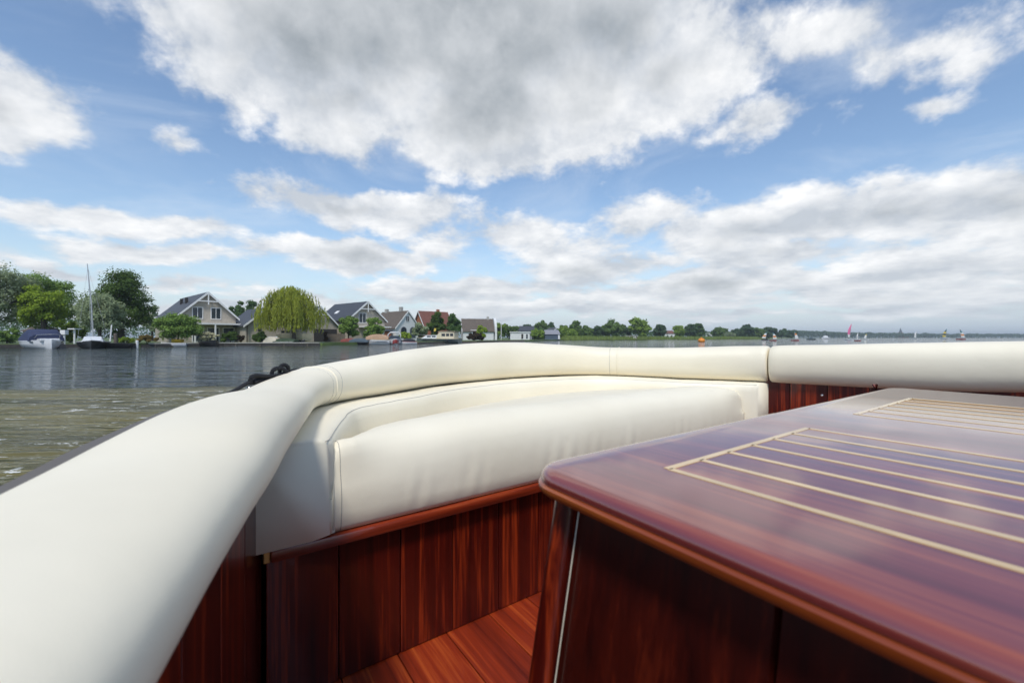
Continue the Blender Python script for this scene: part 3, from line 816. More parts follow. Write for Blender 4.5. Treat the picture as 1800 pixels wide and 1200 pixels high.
block('garden_shed', 'small cream shed with brown roof behind the boat with blue canopy', 'shed', 40, 66, 581, 58, 3, 'concrete', 'thatch', pitch=.7, doors=[(.3, .45, .2, .7, 'white'), (-.2, .5, .2, .4, 'glass')])

# ---- quays, fences, posts ------------------------------------------------------------------
def run(name, label, cat, pts, h, t, mat, z0=0.0, post=None, pmat=None, board=None):
    """low wall following the bank; boards or posts as parts"""
    o = Vector((pts[0][0], pts[0][1], z0))
    root = thing(name, label, cat, o)
    for a, b in zip(pts, pts[1:]):
        A, B = Vector(a + (0,)), Vector(b + (0,)); d = B - A; m_ = (A + B) / 2
        MB().box((m_.x - o.x, m_.y - o.y, h / 2), (d.length + .05, t, h), math.atan2(d.y, d.x)).build('capping' if post else 'kerb', MAT[mat], root)
        if post:
            me_ = MB().box((0, 0, 0), (.12, .12, h + .25)).mesh('quay_post', MAT[pmat or mat])
            q = int(d.length / post)
            for i in range(q):
                p = A.lerp(B, (i + .5) / q); put('post', me_, root, (p.x - o.x, p.y - o.y - t * .6, h / 2 - .12))
    return root
run('quay', 'dark timber quay along the bank by the moored sailing boat', 'quay', [(-80, 44.3), (-54, 45.8), (-44.5, 50)], .36, .25, 'timberdark', -.02, 2.2, 'timberdark')
run('quay', 'grey timber quay edge in front of the veranda house and willow', 'quay', [(-43.6, 50.2), (-37.8, 56.1), (-26.2, 58.1)], .30, .3, 'timberdark', -.05, 2.6, 'timber')
run('quay_path', 'narrow pale paved path along the quay before the veranda house', 'path', [(-43.2, 50.75), (-37.6, 56.6), (-26.4, 58.6)], .10, .6, 'concrete', GZ - .05)
run('quay', 'timber quay edge behind the row of moored motor boats', 'quay', [(-22.8, 64.7), (-15.2, 68.6), (-12.2, 81.5), (-7.3, 86.5), (-3.2, 104.6), (5, 117)], .40, .4, 'timber', -.05, 3.5, 'timberdark')
fe = thing('picket_fence', 'weathered grey picket fence on the bank right of the willow', 'fence', (PX(588, 66), 66.3, GZ))
me_ = MB().box((0, 0, .62), (.13, .03, 1.3)).mesh('picket', MAT['timber'])
for q in range(20): put('picket', me_, fe, (-1.5 + q * .155, 0, rnd.uniform(-.03, .03)))
for z in (.3, .95): MB().box((0, .035, z), (3.2, .05, .09)).build('rail', MAT['timber'], fe)
def post(label, px, py_t, Y, r_, mat, cap=None, z0=-.4, name='mooring_post'):
    root = thing(name, label, 'post', (PX(px, Y), Y, z0))
    MB().lathe([(r_, 0), (r_, PZ(py_t, Y) - z0 - .05), (r_ * .7, PZ(py_t, Y) - z0)], (0, 0, 0), 8).build('shaft', MAT[mat], root)
    if cap: MB().box((0, 0, PZ(py_t, Y) - z0), cap).build('cap', MAT['white' if mat == 'white' else mat], root)
post('white mooring post standing in the water by the flowering bush', 241, 598, 45.5, .12, 'white', None)
post('white bird table on a post right of the blue canopied boat', 113, 584, 47.5, .09, 'white', (.55, .4, .5), GZ - .1, 'bird_table')
post('pale garden lamp post with flat hat left of the sailing boat', 131, 578, 49, .09, 'white', (.8, .8, .12), GZ - .1, 'garden_lamp')
post('slim white flagpole on the bank beyond the brown hedge', 881, 566, 128, .09, 'white', None, GZ - .1, 'flagpole')
post('grey timber post between moored sailing boat and dark rowing boat', 203, 586, 48.5, .16, 'timber', None, GZ - .1)

# ---- trees -------------------------------------------------------------------------------
def leafmat(name, c, var=.35):
    m, n, l, b = M_new(name)
    g = n.new('ShaderNodeNewGeometry')
    t = n.new('ShaderNodeTexNoise'); t.inputs['Scale'].default_value = .9; t.inputs['Detail'].default_value = 6; t.inputs['Roughness'].default_value = .7
    l.new(g.outputs['Position'], t.inputs['Vector'])
    ad = n.new('ShaderNodeMath'); ad.operation = 'MULTIPLY_ADD'; ad.inputs[1].default_value = .4
    l.new(g.outputs['Random Per Island'], ad.inputs[0]); l.new(t.outputs['Fac'], ad.inputs[2])
    r = n.new('ShaderNodeValToRGB')
    r.color_ramp.elements[0].position = .35; r.color_ramp.elements[0].color = tuple(q * (1 - var) for q in c) + (1,)
    r.color_ramp.elements[1].position = 1.0; r.color_ramp.elements[1].color = (c[0] * (1 + var * 1.25), c[1] * (1 + var), c[2] * (1 + var * .6), 1)
    l.new(ad.outputs[0], r.inputs[0])
    n.remove(b)
    d = n.new('ShaderNodeBsdfDiffuse'); tr = n.new('ShaderNodeBsdfTranslucent'); ms = n.new('ShaderNodeMixShader'); ms.inputs[0].default_value = .38
    l.new(r.outputs[0], d.inputs['Color']); l.new(r.outputs[0], tr.inputs['Color'])
    l.new(d.outputs[0], ms.inputs[1]); l.new(tr.outputs[0], ms.inputs[2]); l.new(ms.outputs[0], n['Material Output'].inputs['Surface'])
    return m
LEAF = {'silver': leafmat('silver_willow_leaf', (0.296, 0.367, 0.228)), 'mid': leafmat('mid_green_leaf', (0.192, 0.305, 0.081)), 'bright': leafmat('bright_green_leaf', (0.255, 0.362, 0.049)),
        'dark': leafmat('dark_green_leaf', (0.091, 0.152, 0.044)), 'willow': leafmat('weeping_willow_leaf', (.31, .36, .06)), 'conifer': leafmat('conifer_leaf', (0.091, 0.164, 0.060)),
        'far': leafmat('lakeside_leaf', (0.135, 0.217, 0.071)), 'farbright': leafmat('lakeside_bright_leaf', (0.216, 0.325, 0.070)), 'reed': leafmat('reed_leaf', (0.203, 0.275, 0.080)),
        'white': leafmat('white_blossom', (.62, .60, .42), .2), 'yellow': leafmat('yellow_bush_leaf', (.26, .24, .05)), 'brown': leafmat('brown_hedge_leaf', (.06, .045, .03)), 'rose': leafmat('rose_bush_leaf', (.22, .17, .06)),
        'distant': leafmat('distant_wood_leaf', (0.086, 0.148, 0.078))}
MAT['bark'] = plain('bark', (.075, .06, .045), .9, .3, 6)
def leaf_quad(mb, p, nrm, size, rn):
    a = nrm.orthogonal().normalized(); b = nrm.cross(a)
    t = rn.uniform(0, 6.28); u = a * math.cos(t) + b * math.sin(t); w = nrm.cross(u)
    L, Wd = size * rn.uniform(.7, 1.3), size * rn.uniform(.4, .75)
    mb.add([p - u * L, p + w * Wd, p + u * L, p - w * Wd], [(0, 1, 2, 3)])
def crown_mesh(name, mat, rx, ry, z0, z1, rn, nclump, nleaf, leaf, shape='round', gap=.55):
    mb = MB(); cz = (z0 + z1) / 2; hz = (z1 - z0) / 2
    for c in range(nclump):
        # clump centres: mostly near the skin, pushed in or out unevenly
        while True:
            v = Vector((rn.gauss(0, 1), rn.gauss(0, 1), rn.gauss(0, 1))).normalized()
            if v.z > -.75 or rn.random() < .3: break
        rad = rn.uniform(gap, .93) if rn.random() < .82 else rn.uniform(.1, gap)
        k_ = 1.0
        if shape == 'cone': k_ = max(.12, 1 - (v.z * rad + 1) / 2 * .95); 
        if shape == 'egg': k_ = 1 - .25 * v.z
        C = Vector((v.x * rad * rx * k_, v.y * rad * ry * k_, cz + v.z * rad * hz))
        cr = rn.uniform(.24, .40) * min(max(rx, .55 * hz), hz) * (1.0 if shape != 'cone' else .8)
        for q in range(nleaf):
            d = Vector((rn.gauss(0, 1), rn.gauss(0, 1), rn.gauss(0, .8))).normalized()
            p = C + Vector((d.x, d.y, d.z * .8)) * cr * (rn.random() ** .4) * (rn.uniform(.8, 1.2) if rn.random() < .88 else rn.uniform(1.1, 1.42))
            nn = (d + Vector((0, 0, .5)) + Vector((rn.gauss(0, .5), rn.gauss(0, .5), rn.gauss(0, .5)))).normalized()
            leaf_quad(mb, p, nn, leaf, rn)
    return mb
def tree(name, label, px, top, Y, wpx, col, base=None, bare=.2, shape='round', clumps=40, leaves=60, leaf=None, cat='tree', group=None, trunk=.16, seed=None, z0=None):
    """crown fills wpx photo pixels of width; base = ground unless given"""
    rn = random.Random(seed if seed is not None else int(px * 13 + top * 7))
    g = GZ if z0 is None else z0
    zt = PZ(top, Y) - g; w = wpx / FPX * Y
    root = thing(name, label, cat, (PX(px, Y), Y, g), 0, group)
    rx = w / 2 * .86; zb = zt * bare
    leaf = leaf or max(.10, Y * .0025); leaves = int(leaves * 2.2)
    crown_mesh('crown', None, rx, rx * .9, zb, zt * .985, rn, clumps, leaves, leaf, shape).build('crown' if cat == 'tree' else 'foliage', LEAF[col], root)
    if trunk:
        mb = MB()
        bend = rn.uniform(-.04, .04) * zt
        mb.tube([(0, 0, -.2), (bend * .4, 0, zt * .3), (bend, 0, zt * .6), (bend * 1.2, 0, zt * .85)], [trunk * 1.3, trunk, trunk * .65, trunk * .2], 8)
        for q in range(6):
            a = rn.uniform(0, 6.28); zz = zt * rn.uniform(.25, .6); ln = rx * rn.uniform(.5, .8)
            mb.tube([(bend * zz / zt, 0, zz), (math.cos(a) * ln * .5, math.sin(a) * ln * .5, zz + zt * .12), (math.cos(a) * ln, math.sin(a) * ln, zz + zt * .2)], [trunk * .5, trunk * .3, trunk * .1], 5)
        mb.build('trunk' if cat == 'tree' else 'stem', MAT['bark'], root)
    return root
tree('willow_tree', 'tall silvery grey green willow at the edge left of the bright green tree', -8, 446, 52, 125, 'silver', bare=.12, clumps=80, leaves=95, trunk=.3)
tree('willow_tree', 'wide pale green willow standing behind the bright green round tree', 80, 476, 57, 104, 'mid', bare=.16, clumps=70, leaves=90, trunk=.25)
tree('round_tree', 'bright yellow green round tree behind the blue canopied boat', 76, 497, 53, 74, 'bright', bare=.14, clumps=55, leaves=80, trunk=.22)
tree('pollard_tree', 'small silvery green tree behind the mast of the sailing boat', 176, 514, 52, 80, 'silver', bare=.17, clumps=50, leaves=85, trunk=.16)
tree('alder_tree', 'tall dark green tree with ragged top behind the sailing boat', 213, 468, 57, 106, 'dark', bare=.06, clumps=95, leaves=90, trunk=.3, shape='egg')
tree('garden_tree', 'grey green tree glimpsed left of the veranda house roof', 268, 535, 85, 36, 'silver', bare=.1, clumps=22, leaves=60)
tree('round_bush', 'big round green bush hiding the corner of the veranda house', 313, 548, 55, 82, 'mid', bare=.02, clumps=60, leaves=90, cat='bush', trunk=.1)
tree('flowering_bush', 'cream white flowering bush above the dark moored sloop', 364, 582, 57, 48, 'white', bare=.1, clumps=30, leaves=50, cat='bush', trunk=.05, leaf=.09)
tree('rose_bush', 'low yellow pink flowering bush on the bank by the white post', 258, 588, 50.8, 38, 'rose', bare=.0, clumps=24, leaves=50, cat='bush', trunk=.05)
tree('garden_shrub', 'dark green shrub under the white veranda', 405, 580, 59, 34, 'dark', bare=.0, clumps=22, leaves=50, cat='bush', trunk=.05)
tree('garden_shrub', 'dark red brown shrub at the corner of the veranda', 423, 587, 59.5, 14, 'brown', bare=.0, clumps=12, leaves=45, cat='bush', trunk=.04)
for q, (px, t_, w_) in enumerate(((408, 538, 20), (423, 527, 18), (441, 522, 20))):
    tree('conifer_tree', ('broad', 'slim', 'tall')[q] + ' dark conifer showing above the garage roof', px, t_, 95, w_, 'conifer', bare=.1, shape='egg', clumps=40, leaves=60, group='conifers behind the garage')
tree('hedge_shrub', 'clipped dark hedge before the garage wall', 459, 582, 60.5, 36, 'dark', bare=.0, clumps=30, leaves=60, cat='hedge', trunk=.05)
tree('round_bush', 'round green bush left of the window of the second brick house', 613, 553, 70, 42, 'mid', bare=.02, clumps=40, leaves=80, cat='bush', trunk=.1)
tree('round_bush', 'round green bush right of the window of the second brick house', 657, 557, 71, 38, 'mid', bare=.02, clumps=36, leaves=80, cat='bush', trunk=.1)
tree('ball_tree', 'ball shaped green tree right of the white arched house', 738, 565, 88, 30, 'silver', bare=.1, clumps=30, leaves=70, trunk=.12)
tree('yew_tree', 'dark green tree in front of the red brick house', 768, 545, 96, 32, 'dark', bare=.04, clumps=40, leaves=70, shape='egg')
tree('fir_tree', 'pointed dark fir tree right of the red brick house', 797, 548, 95, 30, 'conifer', bare=.04, clumps=40, leaves=75, shape='egg')
tree('round_bush', 'bright round bush before the white end gable', 845, 570, 112, 24, 'bright', bare=.05, clumps=24, leaves=60, cat='bush', trunk=.1)
tree('low_bush', 'low light green bush behind the row of motor boats', 715, 583, 84, 34, 'bright', bare=0, clumps=22, leaves=50, cat='bush', trunk=.05)
tree('ivy_post_bush', 'slim ivy covered stump left of the picket fence', 573, 583, 65.5, 10, 'brown', bare=0, clumps=12, leaves=45, cat='bush', trunk=.06)
tree('yellow_bush', 'low yellow green bush left of the blue canopied boat', 40, 595, 47.5, 16, 'yellow', bare=0, clumps=12, leaves=40, cat='bush', trunk=.04)
tree('low_hedge_bush', 'dense green bush under the tall silvery willow', 12, 575, 50, 50, 'mid', bare=0, clumps=30, leaves=70, cat='bush', trunk=.06)
tree('yellow_green_shrub', 'yellow green shrub between lamp post and small silvery tree', 125, 562, 62, 44, 'bright', bare=0, clumps=28, leaves=60, cat='bush', trunk=.08)
tree('reed_shrub', 'tuft of light green reed at the foot of the dark alder', 222, 592, 50.5, 26, 'bright', bare=0, clumps=18, leaves=45, cat='bush', trunk=.04)
# hedges and shrubs on the bank from the brown hedge on
tree('clipped_hedge', 'long brown clipped hedge beside the motor cruiser', 836, 583, 104, 40, 'brown', bare=0, clumps=40, leaves=60, cat='hedge', trunk=.05)
LS = [  # px, top, Y, width, colour, label
    (872, 566, 150, 40, 'farbright', 'leafy green tree behind the slim white flagpole'),
    (895, 568, 160, 34, 'far', 'dark leafy tree right of the slim white flagpole'),
    (920, 574, 180, 30, 'far', 'low tree behind the white flat roofed shed'),
    (928, 567, 210, 22, 'distant', 'dark rounded tree far behind the low grey roofed house'),
    (945, 578, 150, 26, 'farbright', 'pale green bush left of the open white carport'),
    (953, 561, 215, 24, 'far', 'tall pointed tree behind the open white carport'),
    (968, 566, 220, 16, 'distant', 'narrow dark tree left of the white pointed gable'),
    (990, 571, 180, 22, 'farbright', 'light green tree right of the white pointed gable'),
    (1006, 578, 178, 18, 'farbright', 'yellowish bush at the water right of the boathouse'),
    (1012, 565, 200, 30, 'far', 'dense dark tree right of the boathouse'),
    (1032, 572, 195, 24, 'far', 'dark tree in the middle of the lakeside row'),
    (1050, 571, 200, 22, 'distant', 'dark upright tree left of the wide round tree'),
    (1076, 563, 200, 42, 'far', 'wide round tree left of the brown timber hut'),
    (1098, 568, 215, 20, 'distant', 'greyish thin tree behind the brown timber hut'),
    (1124, 559, 208, 46, 'farbright', 'biggest round green tree standing over the timber hut'),
    (1160, 569, 235, 22, 'distant', 'dark forked tree left of the small white house'),
    (1194, 571, 235, 20, 'farbright', 'bright upright tree right of the small white house'),
    (1213, 568, 240, 22, 'distant', 'dark tree left of the pointed tree near the orange buoy'),
    (1227, 567, 245, 20, 'conifer', 'pointed dark tree behind the orange buoy'),
    (1265, 575, 270, 28, 'far', 'rounded tree right of the white modern house'),
    (1282, 583, 262, 18, 'silver', 'pale willow bush at the far waterline'),
    (1293, 578, 290, 16, 'distant', 'small dark tree right of the pale willow bush'),
    (1313, 571, 290, 26, 'distant', 'dark domed tree left of the striped dinghies'),
    (1333, 577, 300, 22, 'far', 'low tree just left of the striped dinghies'),
    (1352, 574, 330, 26, 'distant', 'dark tree behind the pair of striped dinghies'),
    (1374, 577, 350, 24, 'distant', 'dark tree right of the pair of striped dinghies'),
    (1392, 580, 380, 18, 'distant', 'last dark tree of the row, behind the red hulled dinghy'),
]
for (px, t_, Y, w_, c_, lab) in LS:
    tree('lakeside_tree', lab, px, t_, Y, w_ * 1.12, c_, bare=.03, clumps=34, leaves=60, group='trees along the lake', trunk=.2, leaf=Y * .0030)
# weeping willow: curtains of hanging shoots
def weeping(px, top, bot, wpx, Y):
    rn = random.Random(5)
    root = thing('weeping_willow', 'weeping willow with yellow green hanging curtains on the quay lawn', 'tree', (PX(px, Y), Y, GZ))
    zt, zb, rx = PZ(top, Y) - GZ, PZ(bot, Y) - GZ, wpx / FPX * Y / 2
    mb = MB()
    for s_ in range(620):
        a = rn.uniform(0, 6.283); rr = math.sqrt(rn.random()); x, y = rr * math.cos(a) * rx * .96, rr * math.sin(a) * rx * .9
        lump = 1 + .13 * math.sin(a * 5 + 1) + .09 * math.sin(a * 11)
        z1 = zb + (zt - zb) * (1 - .55 * rr ** 3.2) * (.90 + .10 * rn.random()) * (1 - .10 * max(0, math.sin(a * 3 + 2)) * rr)
        z0 = zb + rn.uniform(-.1, .9) + (1.2 * rn.random() if rr < .5 else 0) + .6 * max(0, math.sin(a * 7 + .5))
        if rn.random() < .28: z0 += (z1 - z0) * rn.uniform(.2, .7)
        z = z1; sway = rn.uniform(-.12, .12)
        while z > z0:
            t = (z1 - z) / max(.1, z1 - z0)
            p = Vector((x * lump * (1 + .10 * math.sin(t * 2.5)) + sway * t + rn.gauss(0, .05), y * lump + rn.gauss(0, .05), z))
            d = Vector((math.cos(a), math.sin(a), .3)) + Vector((rn.gauss(0, .7), rn.gauss(0, .7), rn.gauss(0, .3))); d.normalize()
            u = Vector((rn.gauss(0, .2), rn.gauss(0, .2), -1)).normalized(); w_ = d.cross(u).normalized()
            L = rn.uniform(.16, .30); Wd = rn.uniform(.035, .07)
            mb.add([p - u * L, p + w_ * Wd, p + u * L, p - w_ * Wd], [(0, 1, 2, 3)])
            z -= rn.uniform(.10, .2)
    mb.build('crown', LEAF['willow'], root)
    tk = MB().tube([(.5, 0, -.2), (.55, 0, 1.2), (.4, 0, 2.6), (.2, 0, zt * .75)], [.36, .27, .24, .08], 10)
    for q in range(9):
        a = q * .7; tk.tube([(.4, 0, 2.2 + .1 * q), (math.cos(a) * rx * .4, math.sin(a) * rx * .4, zt * .65), (math.cos(a) * rx * .75, math.sin(a) * rx * .75, zt * .72)], [.13, .08, .03], 6)
    tk.build('trunk', MAT['bark'], root)
weeping(510, 503, 584, 108, 62)
# reeds and far woods: nobody could count them
rn = random.Random(3)
mb = MB()
for q in range(5200):
    px = rn.uniform(990, 1400)
    Y0 = None
    x = None
    Y0 = 120
    for it in range(12): Y0 = shore_y(PX(px, Y0)) 
    p = Vector((PX(px, Y0) + rn.uniform(-1, 1), Y0 + rn.uniform(-.6, 3.5), GZ - .3))
    h_ = rn.uniform(.8, 2.0); w_ = rn.uniform(.12, .3)
    mb.add([p + Vector((-w_, 0, 0)), p + Vector((w_, rn.uniform(-.2, .2), 0)), p + Vector((rn.uniform(-.2, .2), 0, h_))], [(0, 1, 2)])
tag(mb.build('reeds', LEAF['reed']), 'fringe of light green reeds along the far lake edge', 'reeds', kind='stuff')
mb = MB()
def wood_band(pxa, pxb, Yf, toppx, n, leaf):
    for q in range(n):
        px = rn.uniform(pxa, pxb); Y = Yf(px) + rn.uniform(0, 60)
        tp = toppx(px) + 2.0 * noise.noise(Vector((px * .09, 0, 0))) + 1.3 * noise.noise(Vector((px * .33, 4, 0)))
        z = GZ + (PZ(tp, Y) - GZ) * math.sqrt(rn.random())
        nn = Vector((rn.gauss(0, 1), rn.gauss(-.5, 1), rn.gauss(.5, 1))).normalized()
        leaf_quad(mb, Vector((PX(px, Y), Y, z)), nn, leaf(Y), rn)
def Yf(px):
    Y = 300.
    for it in range(20): Y = .5 * Y + .5 * shore_y(PX(px, Y))
    return Y + 4
wood_band(1130, 1410, lambda p: Yf(p) + 45, lambda p: 583, 5200, lambda Y: Y * .0022)
wood_band(860, 1130, lambda p: Yf(p) + 60, lambda p: 578, 4200, lambda Y: Y * .0022)
wood_band(1380, 1500, Yf, lambda p: 580 + (p - 1380) / 120 * 5, 5200, lambda Y: Y * .0018)
wood_band(1490, 1640, Yf, lambda p: 584.5 + (p - 1490) / 150 * 2.0, 6000, lambda Y: Y * .0017)
wood_band(1620, 2300, Yf, lambda p: 587, 18000, lambda Y: Y * .0017)
wood_band(230, 860, lambda p: 150, lambda p: 575, 5000, lambda Y: Y * .0022)
wood_band(-300, 240, lambda p: 90, lambda p: 560, 7000, lambda Y: Y * .0026)
tag(mb.build('far_wood', LEAF['distant']), 'far belt of woods along the horizon of the lake', 'woods', kind='stuff')
# church on the far shore
cy = 1010; ch = thing('church', 'tiny far church with a pointed spire above the woods', 'church', (PX(1583, cy), cy, GZ))
MB().box((0, 0, 6), (6, 6, 13)).build('tower', MAT['redbrick'], ch)
MB().lathe([(3.6, 12.3), (2.4, 15), (.15, 24)], (0, 0, 0), 8).build('spire', MAT['slate'], ch)
MB().box((9, 0, 4), (14, 8, 8)).build('nave', MAT['redbrick'], ch)
# ------------------------------------------------------------------ boats
MAT['gel'] = plain('white_gelcoat', (.72, .72, .72), .25, .05, coat=.5)
MAT['cream'] = plain('cream_gelcoat', (.62, .54, .38), .4, .06, coat=.3)
MAT['canvas_blue'] = plain('navy_canvas', (.025, .035, .085), .8, .15)
MAT['canvas_tan'] = plain('tan_canvas', (.42, .27, .17), .85, .1)
MAT['canvas_pale'] = plain('pale_canvas', (.56, .50, .40), .85, .1)
MAT['canvas_green'] = plain('green_canvas', (.035, .06, .03), .85, .15)
MAT['tar'] = plain('black_hull', (.012, .012, .014), .35, .2)
MAT['red'] = plain('red_paint', (.33, .03, .03), .35, .1, coat=.5)
MAT['redtarp'] = plain('faded_red_tarp', (.22, .05, .04), .8, .15)
MAT['bluetarp'] = plain('grey_blue_tarp', (.055, .085, .11), .7, .15)
MAT['yellow'] = plain('yellow_plastic', (.55, .34, .03), .4, .1)
MAT['orange'] = plain('orange_plastic', (.75, .25, .015), .45, .08)
MAT['greyhull'] = plain('grey_green_hull', (.10, .125, .125), .3, .1, coat=.4)
MAT['teak'] = plain('teak_panel', (.40, .17, .05), .5, .15)
MAT['pink'] = plain('pink_sailcloth', (.75, .16, .32), .6, .05)
MAT['sail'] = plain('white_sailcloth', (.78, .77, .72), .6, .05)
MAT['teal'] = plain('teal_sailcloth', (.03, .20, .22), .6, .05)
MAT['orangesail'] = plain('orange_sailcloth', (.70, .24, .04), .6, .05)
MAT['yellowsail'] = plain('yellow_sailcloth', (.68, .52, .08), .6, .05)
MAT['darksail'] = plain('dark_sailcloth', (.03, .05, .06), .6, .05)
MAT['alloy'] = plain('mast_alloy', (.5, .5, .5), .35, metal=.6)

def hull_rings(L, B, fb, bow=.55, draft=.25, n=12):
    rings = []
    for i in range(n + 1):
        t = i / n; y = -L / 2 + L * t
        b = B / 2 * (.86 + .14 * math.sin(math.pi * min(1, t * 1.3))) * (1 - max(0, (t - .35) / .65) ** 2.2) + .02
        sh = fb * (1 + bow * max(0, t - .2) ** 2)
        k_ = -draft * (1 - max(0, (t - .7) / .3) ** 2)
        rings.append([(-b, y, sh), (-b * 1.0, y, sh * .75), (-b * .88, y, sh * .25), (-b * .55, y, k_ * .5), (0, y, k_), (b * .55, y, k_ * .5), (b * .88, y, sh * .25), (b, y, sh * .75), (b, y, sh)])
    return rings
def hull(root, L, B, fb, mat, deck='gel', bow=.55, band=None):
    rg = hull_rings(L, B, fb, bow)
    MB().loft(rg, True, True).build('hull', MAT[mat], root, smooth=R(40))
    dk = []
    for r_ in rg: dk.append([(r_[0][0] * 1.03, r_[0][1], r_[0][2] - .02), (r_[8][0] * 1.03, r_[8][1], r_[8][2] - .02), (r_[8][0] * 1.03, r_[8][1], r_[8][2] + .05), (r_[0][0] * 1.03, r_[0][1], r_[0][2] + .05)])
    MB().loft(dk).build('deck', MAT[deck], root)
def boat_at(name, label, px, Y, rz, cat='boat', z=0, group=None): return thing(name, label, cat, (PX(px, Y), Y, z), rz, group)
def canopy(root, y0, y1, w0, w1, z0, z1, mat, name='canopy', lean=.3):
    rr = []
    for i in range(7):
        t = i / 6; y = y0 + (y1 - y0) * t; w = (w0 + (w1 - w0) * t) / 2
        h = z0 + (z1 - z0) * (math.sin(math.pi * min(max(t * .9 + .05, 0), 1)) ** .35)
        rr.append([(-w, y, z0), (-w * .96, y, (z0 + h) / 2), (-w * .72, y, h * .97 + z0 * .03), (0, y, h), (w * .72, y, h * .97 + z0 * .03), (w * .96, y, (z0 + h) / 2), (w, y, z0)])
    return MB().loft(rr).build(name, MAT[mat], root, smooth=R(50))

b = boat_at('cabin_boat', 'white motor boat with navy canvas canopy at the dark timber quay', 78, 43.4, R(238))
hull(b, 5.4, 3.0, .70, 'gel', 'gel', .35); canopy(b, -2.2, 1.0, 2.9, 2.5, .74, 1.95, 'canvas_blue')
MB().box((0, 1.55, .85), (1.4, 1.3, .3)).build('fore_cabin', MAT['gel'], b, bevel=.08)
for s in (-1, 1): MB().tube([(s * .9, .8, .9), (s * .8, 1.6, 1.35), (s * .35, 2.45, 1.4), (0, 2.65, 1.4)], .022, 6).build('bow_rail', MAT['alloy'], b)
for s in (-1, 1): MB().box((s * 1.06, 1.0, .62), (.06, .38, .13), rz=s * .35).build('porthole', MAT['glass'], b)
fd = boat_at('rubber_fender', 'black wedge shaped fender right of the white motor boat', 105, 43.6, 0, 'fender')
MB().loft([[(-.55, y, -.2), (.6, y, -.2), (.1, y, .45), (-.35, y, .55)] for y in (-.4, .4)]).build('tarp_cover', MAT['tar'], fd, bevel=.06)

b = boat_at('sailing_boat', 'moored sailing yacht with tall bare mast, dark hull and white deck', 164, 44.0, R(222))
hull(b, 6.6, 2.5, .62, 'tar', 'gel', .5)
MB().loft([[(-.85, y, .66), (.85, y, .66), (.62, y, h), (-.62, y, h)] for y, h in ((-1.6, 1.15), (.9, 1.2), (1.9, .85))]).build('cabin', MAT['gel'], b, bevel=.05)
MB().box((0, -1.62, .98), (.85, .06, .38)).build('companionway', MAT['teak'], b)
MB().box((.15, -3.33, .55), (1.7, .05, .22)).build('transom_panel', MAT['gel'], b)
mt = MB().tube([(0, .5, .9), (.12, .5, 4.5), (.42, .45, 8.6)], [.07, .06, .035], 8).build('mast', MAT['alloy'], b)
for x0, y0 in ((1.15, .2), (-1.15, .2), (0, 3.2), (0, -3.2)):
    MB().tube([(x0, y0, .75), (.38, .45, 8.2)], .010, 4).build('stay', MAT['alloy'], b)
bo = MB().tube([(0, .4, 1.75), (0, -2.6, 1.65)], .05, 8).build('boom', MAT['alloy'], b)
canopy(b, -2.5, .3, .3, .35, 1.66, 2.0, 'gel', 'furled_sail')
MB().tube([(-1.2, -2.9, .6), (-1.32, -2.95, 2.5)], .06, 6).build('boarding_pole', MAT['white'], b)
b = boat_at('rowing_boat', 'black low rowing boat right of the moored sailing yacht', 206, 45.0, R(100))
hull(b, 3.4, 1.4, .42, 'tar', 'tar', .5); MB().box((0, -.3, .44), (1.2, .25, .06)).build('thwart', MAT['timber'], b)
b = boat_at('sloop', 'black open sloop below the cream flowering bush', 370, 53.6, R(228))
hull(b, 4.4, 1.9, .55, 'tar', 'tar', .6); MB().box((0, -.6, .6), (1.5, .4, .08)).build('thwart', MAT['timber'], b)
b = boat_at('dinghy', 'white dinghy lying at the quay below the big round bush', 306, 52.6, R(115))
hull(b, 2.6, 1.2, .36, 'gel', 'gel'); MB().box((0, 0, .4), (1.0, .25, .05)).build('thwart', MAT['timber'], b)
b = boat_at('kayak', 'yellow kayak lying on the bank in front of the big round bush', 311, 54.4, R(95), z=GZ + .12)
hull(b, 1.35, .65, .32, 'yellow', 'yellow', .2); MB().lathe([(.22, 0), (.24, .08), (.2, .08)], (0, 0, .32), 12).build('cockpit_rim', MAT['tar'], b)
b = boat_at('upturned_dinghy', 'pale green upturned dinghy on the lawn left of the willow trunk', 479, 60, R(80), z=GZ)
canopy(b, -1.1, 1.1, 1.3, 1.0, 0, .85, 'canvas_pale', 'hull'); MB().box((0, 0, .8), (.06, 1.6, .12)).build('keel', MAT['gel'], b)
b = boat_at('covered_boat', 'low boat under a dark green tarpaulin beside the willow trunk', 502, 59.6, R(86), z=GZ)
canopy(b, -1.6, 1.6, 1.5, .9, 0, .62, 'canvas_green', 'tarpaulin'); MB().tube([(-.7, -1.5, .15), (-.75, 0, .12), (-.5, 1.5, .15)], .02, 5).build('lashing', MAT['white'], b)
b = boat_at('cabin_cruiser', 'cream cabin cruiser parked ashore behind the willow trunk', 520, 63.6, R(-97), z=GZ + .35)
hull(b, 5.2, 2.0, .75, 'cream', 'cream', .4)
cb = MB().loft([[(-.85, y, .75), (.85, y, .75), (.7, y, h), (-.7, y, h)] for y, h in ((-2.0, 1.55), (.6, 1.6), (1.3, .95))]).build('cabin', MAT['canvas_pale'], b)
for y in (-1.5, -.7, .1):
    for s in (-1, 1): MB().box((s * .80, y, 1.2), (.06, .5, .32)).build('window', MAT['glass'], b)
MB().box((0, -.5, -.2), (1.0, 3.2, .35)).build('cradle', MAT['timberdark'], b)
b = boat_at('dinghy', 'grey flat dinghy with black outboard motor at the picket fence', 553, 59.2, R(-80))
